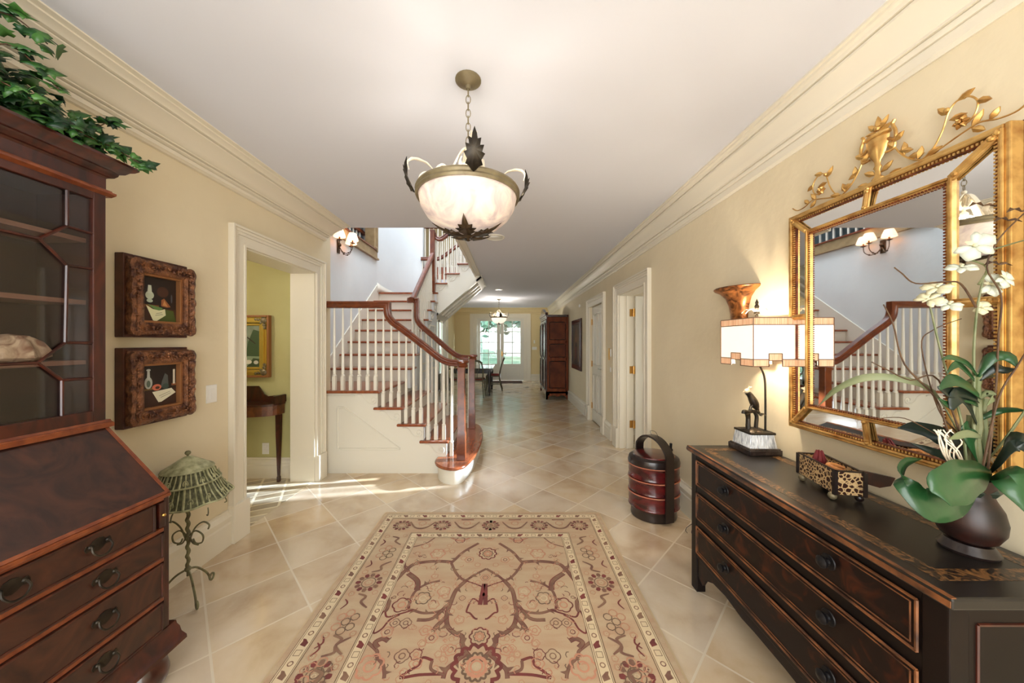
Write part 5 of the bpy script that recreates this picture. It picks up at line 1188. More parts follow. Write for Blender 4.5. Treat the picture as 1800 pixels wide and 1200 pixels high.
# ================================================================ FOOTED DISH
dh = thing('footed_dish', 'footed leopard patterned wooden tray with dark handle on the black chest', 'dish', (1.335, 1.39, CZ))
ca, sa = cos(radians(-12)), sin(radians(-12))
def D(x, y, z): return (1.335+x*ca-y*sa, 1.39+x*sa+y*ca, CZ+z)
def dbox(b, x0, x1, y0, y1, z0, z1, fl=0):
    vs = [D(x*(1+fl*(z == z1)), y*(1+fl*.5*(z == z1)), z) for x in (x0, x1) for y in (y0, y1) for z in (z0, z1)]
    b.add(vs, [(0, 1, 3, 2), (4, 6, 7, 5), (0, 4, 5, 1), (2, 3, 7, 6), (0, 2, 6, 4), (1, 5, 7, 3)])
def leopard():
    m = bpy.data.materials.new('leopard_lacquer'); m.use_nodes = True; nt = m.node_tree; N = nt.nodes; L = nt.links; p = N['Principled BSDF']
    t = N.new('ShaderNodeTexCoord'); v = N.new('ShaderNodeTexVoronoi'); v.feature = 'DISTANCE_TO_EDGE'; v.inputs['Scale'].default_value = 66; L.new(t.outputs['Object'], v.inputs['Vector'])
    r = N.new('ShaderNodeValToRGB'); e = r.color_ramp.elements; e[0].position = .0; e[0].color = lin(206, 178, 132); e[1].position = .15; e[1].color = lin(52, 26, 18); k = e.new(.085); k.color = lin(196, 160, 110)
    L.new(v.outputs['Distance'], r.inputs[0]); L.new(r.outputs[0], p.inputs['Base Color']); p.inputs['Roughness'].default_value = .3; return m
lp_m = leopard(); w_, l_ = .048, .11
b = MB(); dbox(b, -w_, -w_+.006, -l_, l_, .03, .118); dbox(b, w_-.006, w_, -l_, l_, .03, .118); dbox(b, -w_, w_, -l_, -l_+.006, .03, .118); dbox(b, -w_, w_, l_-.006, l_, .03, .118); dbox(b, -w_+.006, w_-.006, -l_+.006, l_-.006, .03, .036)
b.build('tray_body', lp_m, dh, smooth=False)
b = MB()
for (x0, x1, y0, y1) in ((-w_-.002, -w_+.008, -l_-.002, l_+.002), (w_-.008, w_+.002, -l_-.002, l_+.002), (-w_, w_, -l_-.002, -l_+.008), (-w_, w_, l_-.008, l_+.002)): dbox(b, x0, x1, y0, y1, .118, .122)
for sx in (-1, 1):
    for sy in (-1, 1): dbox(b, sx*w_-.006, sx*w_+.006, sy*l_-.007, sy*l_+.007, .028, .119)
b.build('rim', 'blk', dh, smooth=False)
b = MB(); pl = [(w_, -.09), (w_+.05, -.085), (w_+.085, -.075), (w_+.07, -.055), (w_+.04, -.05), (w_, -.05)]
tp_ = [(w_, .118), (w_+.03, .115), (w_+.12, .098), (w_+.105, .066), (w_+.07, .056), (w_+.03, .066), (w_, .075)]
vs = [D(x, -l_+.03, z) for x, z in tp_]+[D(x, -l_+.042, z) for x, z in tp_]; n = len(tp_)
b.add(vs, [tuple(range(n)), tuple(range(n, 2*n))]+[(i, (i+1) % n, n+(i+1) % n, n+i) for i in range(n)]); b.build('handle', 'mahog', dh, smooth=False)
for sx in (-1, 1):
    for sy in (-1, 1): MB().ball(D(sx*(w_-.004), sy*(l_-.02), .016), (.015, .015, .0155), 12).build('ball_foot', 'olive' if sx < 0 else 'blk', dh)
q = D(-.012, .035, .118); b = MB()
for i in range(6): a = i*pi/3; b.tube([Vector(q)+Vector((0, 0, -.04)), Vector(q)+Vector((.014*cos(a), .014*sin(a), .0)), Vector(q)+Vector((.009*cos(a), .009*sin(a), .038))], [.008, .011, .003], 7)
tag(b.build('dried_flower', mat('dried_red', lin(112, 30, 34), .7), None), 'dark red dried flower bud standing in the leopard patterned tray', 'dried flower')
q = D(.0, -.055, .108); a_ = [Vector(q)+Vector((.024*cos(t), .03*sin(t), .006)) for t in [2*pi*i/14 for i in range(11)]]
tag(MB().tube(a_, [.004+.010*sin(pi*i/10) for i in range(11)], 8).build('dried_fruit', mat('dried_orange', lin(206, 140, 76), .6, col2=lin(170, 104, 50), scale=30), None), 'curled orange dried fruit piece in the leopard patterned tray', 'dried fruit')
tag(MB().ball(D(-.0, .082, .092), (.024, .02, .022), 12).build('dried_pod', mat('dried_tan', lin(206, 170, 124), .7, col2=lin(166, 124, 84), scale=30), None), 'pale tan dried pod at far end of the leopard patterned tray', 'dried pod')
tag(MB().ball(D(.01, -.01, .085), (.028, .03, .022), 12).build('dried_pod', 'shell', None), 'mottled brown dried pod in the middle of the leopard patterned tray', 'dried pod')
dbf = MB(); dbox(dbf, -w_+.008, w_-.008, -l_+.008, l_-.008, .036, .072); tag(dbf.build('potpourri', mat('potpourri', lin(120, 84, 56), .9, col2=lin(80, 52, 36), scale=60, bump=1, bscale=90), None, smooth=False), 'brown potpourri filling the leopard patterned tray', 'potpourri', kind='stuff')
# ================================================================ ORCHID ARRANGEMENT
PXc, PYc = 1.365, .99
pt = thing('orchid_plant', 'tall white orchid with twigs in a brown glazed pot on the black chest', 'plant', (PXc, PYc, CZ))
MB().lathe([(0, 0), (.056, 0), (.060, .008), (.052, .02), (.046, .03), (0, .03)], (PXc, PYc, CZ+.001), 24).build('stand', 'blk', pt)
b = MB().lathe([(0, .03), (.04, .03), (.066, .044), (.083, .072), (.086, .10), (.078, .135), (.062, .162), (.056, .176), (.060, .192), (.070, .212), (.075, .226), (.070, .226), (.054, .20), (.049, .18), (0, .178)], (PXc, PYc, CZ), 32, sx=.82, sy=.82)
b.build('pot', 'pot', pt)
b = MB()
for i in range(5): a = i*1.3; b.ball((PXc+.03*cos(a), PYc+.03*sin(a), CZ+.19), (.03, .03, .02), 8)
b.build('moss', 'leafdk', pt)
def K(x, y, d=.955):
    p = P(x, y, d+.03)
    return PX(x, y, 1.425) if p.x > 1.425 else p
def bleaf(pts, ws, side, m='leaf', fold=.12, par=pt, n=5):
    q = smoothpts(pts, n); k = len(q); wv = []
    for i in range(k):
        t = i/(k-1)*(len(ws)-1); j = min(int(t), len(ws)-2); f_ = t-j; f_ = f_*f_*(3-2*f_); wv.append(ws[j]*(1-f_)+ws[j+1]*f_)
    MB().ribbon(q, wv, side, fold).build('leaf', m, par, solid=.0016)
base = Vector((PXc, PYc, CZ+.20))
# big broad leaves
bleaf([K(1722, 850), K(1675, 884, .88), K(1630, 886, .86), K(1600, 862, .87), K(1585, 832, .89), K(1594, 812, .91), K(1620, 806, .93)], [.02, .07, .085, .06, .03, .022, .003], (.1, .35, 1), 'leaf', .07)
bleaf([K(1742, 830, .93), K(1712, 836, .87), K(1682, 846, .83), K(1652, 857, .81), K(1636, 864, .81)], [.012, .082, .108, .088, .008], (.05, .3, 1), 'leaf', .05)
bleaf([K(1738, 840), K(1765, 830, .86), K(1790, 855, .82), K(1815, 905, .80)], [.02, .06, .075, .02], (.7, .1, .6), 'leaf', .1)
bleaf([K(1722, 835), K(1690, 790, 1.0), K(1650, 765, 1.04), K(1610, 752, 1.06), K(1578, 752, 1.07)], [.01, .04, .055, .04, .004], (0, .3, 1), 'leafdk', .15)
bleaf([K(1720, 830), K(1670, 805, .99), K(1635, 792, 1.0), K(1600, 778, 1.02)], [.01, .03, .022, .002], (0, .3, 1), 'leafdk', .15)
bleaf([K(1738, 830), K(1755, 800, .92), K(1775, 775, .9), K(1800, 778, .88), K(1815, 800, .88)], [.02, .06, .065, .05, .01], (.5, .2, .8), 'leafdk', .12)
bleaf([K(1728, 820), K(1705, 770), K(1695, 755), K(1700, 740)], [.02, .045, .03, .005], (.6, 0, .4), 'leaf', .12)
bleaf([K(1730, 815), K(1765, 770, .93), K(1790, 735, .92), K(1815, 700, .9)], [.01, .03, .025, .004], (.6, 0, .6), 'leafgrey', .12)
# strap leaf arching left
bleaf([K(1735, 830), K(1690, 770, .97), K(1640, 690, 1.0), K(1580, 666, 1.03), K(1520, 664, 1.08), K(1470, 685, 1.14), K(1440, 712, 1.2)], [.01, .016, .02, .022, .024, .018, .002], (0, .45, .9), 'leafgrey', .12)
# canes with leaves
for (px, top, d, kk) in ((1718, 655, .955, 0), (1706, 730, .975, 1), (1728, 700, .965, 2)):
    b = MB(); p0 = K(px+2, 845, d); p1 = K(px, top, d); q = [p0.lerp(p1, i/8)+Vector((.003*sin(i*1.7), 0, 0)) for i in range(9)]
    b.tube(q, [.0075 if i % 2 else .0095 for i in range(9)], 8); b.build('cane', 'gstem', pt)
for pts, ws, m in (([(1716, 660), (1700, 640), (1672, 628), (1655, 632)], [.01, .018, .016, .002], 'leaf'), ([(1718, 662), (1740, 630), (1770, 625), (1788, 645)], [.01, .028, .03, .004], 'leaf'), ([(1720, 668), (1745, 645), (1765, 650), (1785, 648)], [.01, .03, .022, .003], 'leafdk'), ([(1712, 668), (1695, 650), (1680, 640), (1665, 655)], [.01, .02, .02, .004], 'leaf'),
                   ([(1724, 700), (1700, 680), (1672, 668), (1650, 684)], [.01, .028, .036, .008], 'leaf'), ([(1720, 705), (1690, 690), (1665, 690), (1648, 680)], [.012, .03, .03, .006], 'leafdk'), ([(1718, 712), (1690, 700), (1668, 712), (1650, 700)], [.01, .022, .022, .004], 'leaf'), ([(1716, 745), (1695, 705), (1680, 695), (1672, 720)], [.01, .04, .045, .01], 'leafdk'),
                   ([(1726, 735), (1755, 722), (1780, 720), (1805, 722)], [.01, .018, .014, .003], 'leaf'), ([(1726, 768), (1700, 762), (1685, 765), (1668, 772)], [.01, .022, .02, .003], 'leafgrey'), ([(1720, 700), (1735, 690), (1745, 698), (1735, 712)], [.01, .02, .016, .003], 'leafgrey')):
    bleaf([K(x, y, .95-.012*i) for i, (x, y) in enumerate(pts)], ws, (.3, .3, .9), m, .12, n=4)
# flower stems and twigs
def stem(pts, r, m='stem', d0=.955, dd=0, name='flower_stem'):
    q = smoothpts([K(x, y, d0+dd*i) for i, (x, y) in enumerate(pts)], 5); n = len(q); MB().tube(q, [r*(1-.5*i/n) for i in range(n)], 6).build(name, m, pt)
stem([(1722, 830), (1712, 760), (1712, 680), (1712, 610), (1718, 540), (1728, 490), (1722, 500)], .0042, 'gstem')
stem([(1700, 830), (1690, 740), (1660, 640), (1640, 560), (1636, 520), (1672, 497)], .0035, 'gstem')
stem([(1720, 500), (1735, 470), (1700, 452), (1740, 440), (1790, 425), (1830, 415)], .003, 'gstem', .94)
stem([(1716, 540), (1690, 500), (1665, 495), (1610, 498), (1585, 480), (1572, 470)], .0028, 'stem')
stem([(1700, 835), (1670, 770), (1645, 700), (1590, 640), (1570, 570), (1553, 535)], .003, 'stem', .96, name='twig')
stem([(1700, 800), (1650, 668), (1600, 668), (1560, 650), (1532, 636)], .0024, 'stem', .96, name='twig')
stem([(1735, 840), (1745, 740), (1752, 660), (1755, 590), (1760, 520), (1735, 470), (1756, 420), (1800, 375)], .003, 'stem', .93, name='twig')
stem([(1728, 820), (1755, 700), (1790, 640), (1815, 600)], .003, 'stem', .92, name='twig')
stem([(1705, 825), (1690, 770), (1650, 720), (1620, 610), (1640, 580), (1690, 560)], .0022, 'stem', .98, name='twig')
stem([(1690, 790), (1640, 760), (1590, 735), (1546, 735)], .002, 'stem', .98, name='twig')
b = MB()
for i in range(9): x0 = 1690+rnd.uniform(-15, 15); b.tube(smoothpts([K(x0, 825, .93), K(x0-rnd.uniform(5, 25), 800+rnd.uniform(-8, 8), .91), K(x0-rnd.uniform(10, 40), 775+rnd.uniform(-8, 8), .92), K(x0-rnd.uniform(20, 50), 755, .93)], 4), .0016, 5)
b.build('aerial_roots', 'bone', pt)
def orchid(c, r, nrm, roll=0, m='petal'):
    n_ = Vector(nrm).normalized(); u = n_.orthogonal().normalized(); w = n_.cross(u); b = MB(); c = Vector(c)
    for i, (a, L, wd) in enumerate(((90, 1, .55), (210, .95, .5), (330, .95, .5), (20, 1.05, .95), (160, 1.05, .95))):
        a = radians(a+roll); d = u*cos(a)+w*sin(a); s_ = n_.cross(d)
        b.ribbon([c, c+d*r*.35*L+n_*r*.1, c+d*r*.7*L+n_*r*.12, c+d*r*L-n_*r*.02], [r*.15, r*wd*.8, r*wd, r*.12], s_, .06)
    f_ = b.build('flower', m, pt, solid=.0006)
    d = u*cos(radians(270+roll))+w*sin(radians(270+roll))
    MB().ball(c+n_*r*.14, r*.12, 8).ribbon([c+n_*r*.1, c+d*r*.3+n_*r*.25, c+d*r*.5+n_*r*.12], [r*.1, r*.3, r*.08], n_.cross(d), .2).build('lip', 'petal2', f_)
orchid(K(1712, 432, .93), .044, (-.5, -.8, .1), 10); orchid(K(1648, 505, .95), .034, (-.6, -.4, .7), 50, 'petal2'); orchid(K(1742, 500, .95), .036, (-.3, -.9, .2), 30)
orchid(K(1690, 470, .95), .032, (-.4, -.5, .8), 80); orchid(K(1632, 527, .95), .032, (-.7, -.4, .6), 20, 'petal2'); orchid(K(1668, 535, .96), .03, (-.4, -.6, .6), 60); orchid(K(1765, 490, .94), .03, (0, -1, .3), 0)
orchid(K(1725, 540, .96), .024, (-.4, -.8, .4), 15, 'petal2')
for (x, y, a) in ((1728, 362, 0), (1795, 372, 1), (1755, 465, 0), (1772, 388, 1)):
    b = MB(); p = K(x, y, .93); 
    for s_ in (-1, 1): b.ribbon([p, p+Vector((s_*.02, 0, .008)), p+Vector((s_*.04, 0, -.002))], [.004, .018, .002], (.2, 1, .4), .2)
    b.build('bud', 'stem', pt, solid=.001)
# ================================================================ STACKED LACQUER BASKET
BX, BY = 1.215, 2.80
bk = thing('lacquer_basket', 'red lacquered stacked food basket with black arched handle on the tiled floor', 'basket', (BX, BY, 0))
sxq, syq = 1.0, .88
rB = .205
MB().lathe([(0, .004), (rB*.88, .004), (rB*.9, .02), (rB*.88, .05), (rB*.93, .085), (0, .085)], (BX, BY, 0), 40, sx=sxq, sy=syq).build('base', 'blk', bk)
for z0, z1 in ((.085, .21), (.21, .325), (.325, .44)):
    t = MB().lathe([(0, z0), (rB*.95, z0), (rB*1.0, z0+.012), (rB*.97, z0+.03), (rB*.985, (z0+z1)/2), (rB*.97, z1-.02), (rB, z1-.008), (rB*.97, z1), (0, z1)], (BX, BY, 0), 40, sx=sxq, sy=syq).build('tier', 'redlac', bk)
    MB().lathe([(rB*.99, z1-.010), (rB*1.012, z1-.005), (rB*.99, z1)], (BX, BY, 0), 40, sx=sxq, sy=syq).build('tier_band', 'redband', t)
ld = MB().lathe([(0, .44), (rB*1.0, .44), (rB*1.01, .46), (rB*.97, .49), (rB*.86, .505), (0, .505)], (BX, BY, 0), 40, sx=sxq, sy=syq).build('lid_rim', 'blk', bk)
MB().lathe([(0, .505), (rB*.82, .505), (rB*.8, .513), (rB*.5, .52), (0, .522)], (BX, BY, 0), 36, sx=sxq, sy=syq).build('lid', 'redlac', bk)
ha_ = radians(-78); u = Vector((cos(ha_), sin(ha_)*syq, 0)); c0 = Vector((BX, BY, 0)); z = Vector((0, 0, 1)); s_ = Vector((-u.y, u.x, 0)).normalized()
hp = [c0+u*rB*1.05+z*.03, c0+u*rB*1.06+z*.25, c0+u*rB*1.06+z*.50, c0+u*rB*.98+z*.57, c0+u*rB*.55+z*.635, c0+z*.655, c0-u*rB*.55+z*.635, c0-u*rB*.98+z*.57, c0-u*rB*1.06+z*.50, c0-u*rB*1.06+z*.25, c0-u*rB*1.05+z*.03]
MB().sweep(smoothpts(hp, 4), [(-.036, -.008), (.036, -.008), (.036, .008), (-.036, .008)], s_).build('handle', 'blk', bk)
MB().ball(c0+u*.10+s_*.09+z*.565, (.022, .022, .018), 10).tube([c0+u*.10+s_*.09+z*.52, c0+u*.11+s_*.09+z*.62], .011, 8).build('lid_pin', 'knob', bk)
MB().tube(smoothpts([c0-u*.02+z*.655, c0-u*.05+z*.69, c0+u*.03+z*.70, c0+u*.08+z*.645], 4), .0018, 5).build('wire_loop', 'wire', bk)
b = MB()
for i in range(4): b.tube(smoothpts([(1.455-.01*i, 2.3, .005+.004*i), (1.44-.03*i, 2.46+.03*i, .006), (1.40+.01*i, 2.40, .05+.04*i), (1.45, 2.2-.03*i, .10+.05*i), (1.47, 2.08, .25+.05*i), (1.478, 2.03, .5)], 5), .0022, 5)
tag(b.build('cable', 'wire', None), 'thin black lamp cable looping down behind the black chest to the floor', 'cable')
# ================================================================ PENDANT LAMPS
def pendant(loc, zr, R_, name, label, bowlm, power, near=True):
    x, y = loc; p = thing(name, label, 'ceiling lamp', (x, y, ZC), 'bowl pendant lamps in the hall')
    MB().lathe([(0, 0), (.062, -.001), (.062, -.006), (.052, -.014), (.03, -.022), (.012, -.028), (.010, -.045), (0, -.045)], (x, y, ZC), 24).build('canopy', 'olive', p)
    ztop = ZC-.045; zb = zr+.25*R_/.243; b = MB(); n = 8; L = (ztop-zb)/n
    for i in range(n):
        z0 = ztop-L*(i+.5); pts = []
        for k in range(12):
            a = 2*pi*k/12; w = .011*cos(a); hgt = (L*.62)*sin(a); pts.append((x+(w if i % 2 else 0), y+(0 if i % 2 else w), z0+hgt))
        b.tube(pts, .0022 if near else .004, 5, closed=True)
    b.build('chain', 'olive', p)
    # alabaster bowl
    H_ = .185
    prof = [(0, -H_), (R_*.18, -H_*.985), (R_*.4, -H_*.91), (R_*.62, -H_*.76), (R_*.8, -H_*.55), (R_*.92, -H_*.3), (R_*.965, -.0), (R_*.94, -.0), (R_*.89, -H_*.29), (R_*.6, -H_*.72), (0, -H_*.94)]
    MB().lathe(prof, (x, y, zr), 48).build('glass_bowl', bowlm, p)
    MB().lathe([(R_*.95, -.012), (R_*1.0, -.016), (R_*1.02, -.006), (R_*1.0, .004), (R_*1.02, .014), (R_*1.0, .024), (R_*.95, .02), (R_*.95, -.012)], (x, y, zr), 48).build('rim', 'olive', p)
    # scroll arms from the hub to the rim
    SCp = [(-.016, -.003), (.016, -.003), (.016, .003), (-.016, .003)] if near else [(-.02, -.006), (.02, -.006), (.02, .006), (-.02, .006)]
    for i in range(4):
        a = radians(20+90*i); u = Vector((cos(a), sin(a), 0)); s_ = Vector((-u.y, u.x, 0)); c = Vector((x, y, zr)); z = Vector((0, 0, 1)); b = MB()
        G = lambda r, h: c+u*r*R_+z*h
        b.sweep(smoothpts([G(.97, .01), G(.93, .055), G(.82, .075), G(.72, .055), G(.74, .03), G(.80, .03), G(.81, .045)], 4), SCp, s_)
        b.sweep(smoothpts([G(.74, .02), G(.66, .09), G(.52, .125), G(.40, .105), G(.38, .07), G(.46, .05), G(.53, .07), G(.49, .09)], 4), SCp, s_)
        b.sweep(smoothpts([G(.44, .05), G(.30, .13), G(.16, .20), G(.06, .22), G(.04, .17), G(.11, .14), G(.17, .16), G(.14, .18)], 4), SCp, s_)
        b.build('scroll_arm', 'bone', p)
    MB().tube([(x, y, zr+.02), (x, y, zr+.25)], .007).ball((x, y, zr+.24), .013, 10).ball((x, y, zr+.10), .02, 10).build('hub', 'bone', p)
    LB = [(0, 0), (-.13, .04), (-.26, .10), (-.42, .12), (-.34, .22), (-.50, .34), (-.36, .38), (-.44, .52), (-.26, .52), (-.30, .68), (-.14, .66), (-.10, .8), (0, 1.0), (.10, .8), (.14, .66), (.30, .68), (.26, .52), (.44, .52), (.36, .38), (.50, .34), (.34, .22), (.42, .12), (.26, .10), (.13, .04)]
    NL = len(LB)
    for i in range(4):
        a = radians(-78+90*i); u = Vector((cos(a), sin(a), 0)); s_ = Vector((-u.y, u.x, 0)); c = Vector((x, y, zr))+u*R_*1.0; z = Vector((0, 0, 1)); vs = []
        out = lambda h: .004+.045*sin(min(1, h)*2.2)
        for (w, h) in LB: vs.append(c+s_*w*.085+z*(h*.165-.005)+u*(out(h)+abs(w)*.02))
        cc = c+z*.07+u*(out(.45)-.004); b = MB().add([cc]+vs, [(0, i_+1, (i_+1) % NL+1) for i_ in range(NL)]); b.build('leaf', 'darkbronze', p, solid=.002)
        b = MB(); pts = smoothpts([c+u*.03+z*.10, c+u*.035+z*.135, c+u*.005+z*.15, c-u*.05+z*.135, c-u*.085+z*.10], 3); n_ = len(pts)
        b.ribbon(pts, [.006+.022*sin(pi*(k_+.5)/n_)*(1 if k_ % 2 else .75) for k_ in range(n_)], s_, .15)
        b.build('curled_leaf', 'bone', p, solid=.002)
    zb_ = zr-H_
    for i in range(5 if near else 4):
        a = radians(-90+72*i); u = Vector((cos(a), sin(a), 0)); s_ = Vector((-u.y, u.x, 0)); c = Vector((x, y, zb_)); vs = []
        for (w, h) in LB:
            t = h*R_*.70; rr = t/R_; zz = H_*(1-sqrt(max(0, 1-rr**2.2)))*.98-.008; vs.append(c+u*t+s_*w*.11*min(1, .10+h*1.9)+Vector((0, 0, zz)))
        t = R_*.4; cc = c+u*t+Vector((0, 0, H_*(1-sqrt(1-.4**2.2))-.012)); b = MB().add([cc]+vs, [(0, i_+1, (i_+1) % NL+1) for i_ in range(NL)]); b.build('base_leaf', 'bronze', p, solid=.002)
    MB().lathe([(0, -.028), (.010, -.024), (.006, -.014), (.016, -.006), (.03, -.002), (0, .002)], (x, y, zb_-.004), 12).build('finial', 'bronze', p)
    lamp('bulb', (x, y, zr+.03), power, (1, .91, .80), .06, p)
    return p
pendant((-.197, 1.60), 2.150, .243, 'pendant_lamp', 'near alabaster bowl pendant lamp with dark metal leaves hanging over the rug', 'bowl', 11)
pendant((-.30, 9.8), 2.17, .235, 'pendant_lamp', 'far lit bowl pendant lamp hanging near the French doors', 'bowlfar', 60, False)
# ================================================================ STAIR SCONCE
sx_, sy_, sz_ = -2.45, 4.76, 2.86
sc = thing('wall_sconce', 'lit metal candle sconce with pleated shades on the stairwell wall', 'wall lamp', (sx_, sy_, sz_))
MB().box(-2.45, -2.435, sy_-.035, sy_+.035, sz_-.14, sz_+.05).ball((-2.43, sy_, sz_-.02), .03, 10).build('backplate', 'bronze', sc, bevel=.004)
for i, a in enumerate((-62, 0, 62)):
    a = radians(a); u = Vector((cos(a), sin(a), 0)); c = Vector((sx_+.02, sy_, sz_-.04)); z = Vector((0, 0, 1)); e = c+u*.19+z*(.03 if i != 1 else .03)
    b = MB().tube(smoothpts([c, c+u*.05-z*.08, c+u*.12-z*.10, c+u*.18-z*.05, e], 5), .005, 6); b.lathe([(0, 0), (.014, .004), (.035, .012), (.03, .018), (.010, .022), (.010, .07), (0, .07)], e, 12)
    for k in (.07, .13): b.ball(c+u*k-z*.095, .012, 8)
    b.build('arm', 'bronze', sc)
    q = e+z*.05; MB().lathe([(.078, 0), (.072, .03), (.055, .08), (.045, .105), (.043, .105), (.052, .08), (.069, .03), (.075, 0)], q, 32, wob=lambda a_, r, z_: 1+.03*cos(a_*16)).build('shade', 'sshade', sc)
    lamp('bulb', q+z*.045, 3.2, (1, .72, .45), .02, sc)
# ================================================================ FAR HALL
ar = thing('armoire', 'tall dark carved wooden armoire with shaped panels against right wall', 'armoire', (1.21, 9.2, 0))
ax0, ax1, ay0, ay1, az = .93, 1.495, 8.4, 10.0, 2.14
b = MB().box(ax0+.03, ax1, ay0+.02, ay1-.02, .12, az-.05); b.build('carcase', 'arm', ar, smooth=False)
b = MB(); b.box(ax0, ax1, ay0-.01, ay1+.01, az-.06, az); b.box(ax0+.01, ax1, ay0+.005, ay1-.005, az-.10, az-.06); b.build('cornice', 'armdark', ar, smooth=False, bevel=.008)
cr_ = [(ay0-.01, az)]+[(ay0+(ay1-ay0)*t, az+.02+.15*sin(pi*t)**1.5+.04*abs(cos(pi*t*2))) for t in [i/16 for i in range(17)]]+[(ay1+.01, az)]
MB().prism(cr_, 'x', ax0-.02, ax0+.05).build('bonnet', 'armdark', ar, smooth=False, bevel=.006)
b = MB()
for z0, z1 in ((.15, .28), (.98, 1.06), (1.42, 1.50), (2.0, 2.08)): b.box(ax0+.08, ax1-.04, ay0+.0, ay0+.02, z0, z1)
b.box(ax0+.03, ax0+.09, ay0-.0, ay0+.02, .1, az-.05); b.box(ax1-.07, ax1, ay0, ay0+.02, .1, az-.05)
def shaped(z0, z1, up=True):
    n = 12; pts = [(ax0+.09+(ax1-.07-ax0-.09)*i/n, z1-.0) for i in range(n+1)]; w = ax1-ax0-.16
    return [(ax0+.09+w*i/n, z0) for i in range(n+1)]+[(ax0+.09+w*(1-i/n), z1+.05*sin(pi*i/n)*(1 if up else -1)+(.02*cos(2*pi*i/n)-.02)) for i in range(n+1)]
b.build('side_frame', 'arm', ar, smooth=False, bevel=.004)
for z0, z1 in ((.28, .95), (1.06, 1.38), (1.50, 1.94)): MB().prism([(x, z) for x, z in shaped(z0+.01, z1)], 'y', ay0+.006, ay0+.02).build('side_panel', 'armpanel', ar, smooth=False, bevel=.004)
for z0, z1 in ((.28, .95), (1.06, 1.38), (1.50, 1.94)): MB().tube([(x, ay0+.004, z) for x, z in shaped(z0+.01, z1)], .013, 6, closed=True).build('panel_moulding', 'armdark', ar)
for ya, yb in ((ay0+.05, (ay0+ay1)/2-.003), ((ay0+ay1)/2+.003, ay1-.05)):
    d = MB().box(ax0, ax0+.03, ya, yb, .2, 2.02).build('armoire_door', 'armdark', ar, smooth=False, bevel=.004)
    b = MB()
    for z0, z1 in ((.28, 1.0), (1.1, 1.94)):
        pts = smoothpts([(ax0-.006, ya+.1, z0), (ax0-.006, yb-.1, z0), (ax0-.006, yb-.1, z1-.08), (ax0-.006, (ya+yb)/2, z1), (ax0-.006, ya+.1, z1-.08)], 4, True); b.tube(pts, .014, 6, closed=True)
    b.build('door_moulding', 'armdark', d)
b = MB(); b.prism([(ay0, .2), (ay0, .0), (ay0+.06, .0), (ay0+.09, .09), (ay0+.3, .13), ((ay0+ay1)/2, .08), (ay1-.3, .13), (ay1-.09, .09), (ay1-.06, 0), (ay1, 0), (ay1, .2)], 'x', ax0, ax0+.05); b.build('front_apron', 'armdark', ar, smooth=False)
MB().prism([(ax0, .2), (ax0, .0), (ax0+.05, .0), (ax0+.08, .08), (ax0+.2, .11), ((ax0+ax1)/2, .07), (ax1-.15, .11), (ax1-.07, .07), (ax1-.04, 0), (ax1, 0), (ax1, .2)], 'y', ay0, ay0+.04).build('side_apron', 'arm', ar, smooth=False)
# picture on the right wall
t = thing('framed_painting', 'dark framed portrait painting on right wall beside the armoire', 'painting', (1.5, 7.38, .84))
b = MB(); frame_rect(b, 1.478, 1.508, 6.88, 7.9, .84, 1.95, .09); b.build('picture_frame', 'armdark', t, smooth=False, bevel=.012)
b = MB(); frame_rect(b, 1.470, 1.5, 6.96, 7.82, .92, 1.87, .03); b.build('inner_frame', 'mahog', t, smooth=False, bevel=.004)
paint(t, 1.492, 6.98, 7.80, .94, 1.85, (lin(74, 56, 40), .5), [((104, 78, 52), [(.1, .1), (.9, .1), (.8, .6), (.5, .95), (.2, .7)]), ((40, 26, 22), [(.3, .0), (.75, 0), (.68, .45), (.55, .6), (.4, .5)]), ((132, 92, 62), ell(.55, .62, .09, .07)), ((112, 50, 36), [(.45, .45), (.62, .45), (.66, .2), (.5, .1)])], sg=-1)
def wallplate(name, label, cat, y, z, w, h, m, x=XR, g=None):
    tag(MB().box(x-.008, x, y-w/2, y+w/2, z-h/2, z+h/2).box(x-.011, x-.008, y-w/4, y+w/4, z-h/4, z+h/4).build(name, m, None, smooth=False, bevel=.002), label, cat)
wallplate('switch_plate', 'brass switch plate between the two right side doorways', 'switch', 5.03, 1.27, .07, .18, 'brass')
wallplate('switch_plate', 'white switch plate beside the open right doorway', 'switch', 4.94, 1.29, .05, .11, 'plate')
wallplate('thermostat', 'small white thermostat under the switch beside the open right doorway', 'thermostat', 4.94, 1.04, .05, .07, 'plate')
b = MB().lathe([(0, 0), (.035, 0), (.03, .02), (0, .022)], (0, 0, 0), 16); b.v = [(XR-z_, 7.1+x_, 2.22+y_) for x_, y_, z_ in b.v]; tag(b.build('sensor', 'plate', None), 'small round white sensor high on right wall above the dark portrait', 'sensor')
tag(MB().box(.86, 1.04, YF-.008, YF, 1.16, 1.27).box(.89, .91, YF-.012, YF-.008, 1.19, 1.24).box(.94, .96, YF-.012, YF-.008, 1.19, 1.24).box(.99, 1.01, YF-.012, YF-.008, 1.19, 1.24).build('switch_plate', 'plate', None, smooth=False), 'wide white switch plate on far wall between French doors and armoire', 'switch')
tag(MB().box(.92, .97, YF-.008, YF, 1.40, 1.52).build('keypad', 'plate', None, smooth=False), 'small white keypad above the wide switch plate on far wall', 'keypad')
for (x, y, r, nm, lb) in ((-.17, 4.0, .115, 'ceiling_speaker', 'round white ceiling speaker in the hall ceiling beyond the near pendant'), (-.24, 8.0, .10, 'ceiling_vent', 'round white fixture flush in the ceiling before the far pendant')):
    o = MB().lathe([(0, -.006), (r*.8, -.006), (r*.85, -.010), (r, -.008), (r, 0), (0, 0)], (x, y, ZC), 28).build(nm, 'white', None); tag(o, lb, 'ceiling fixture')
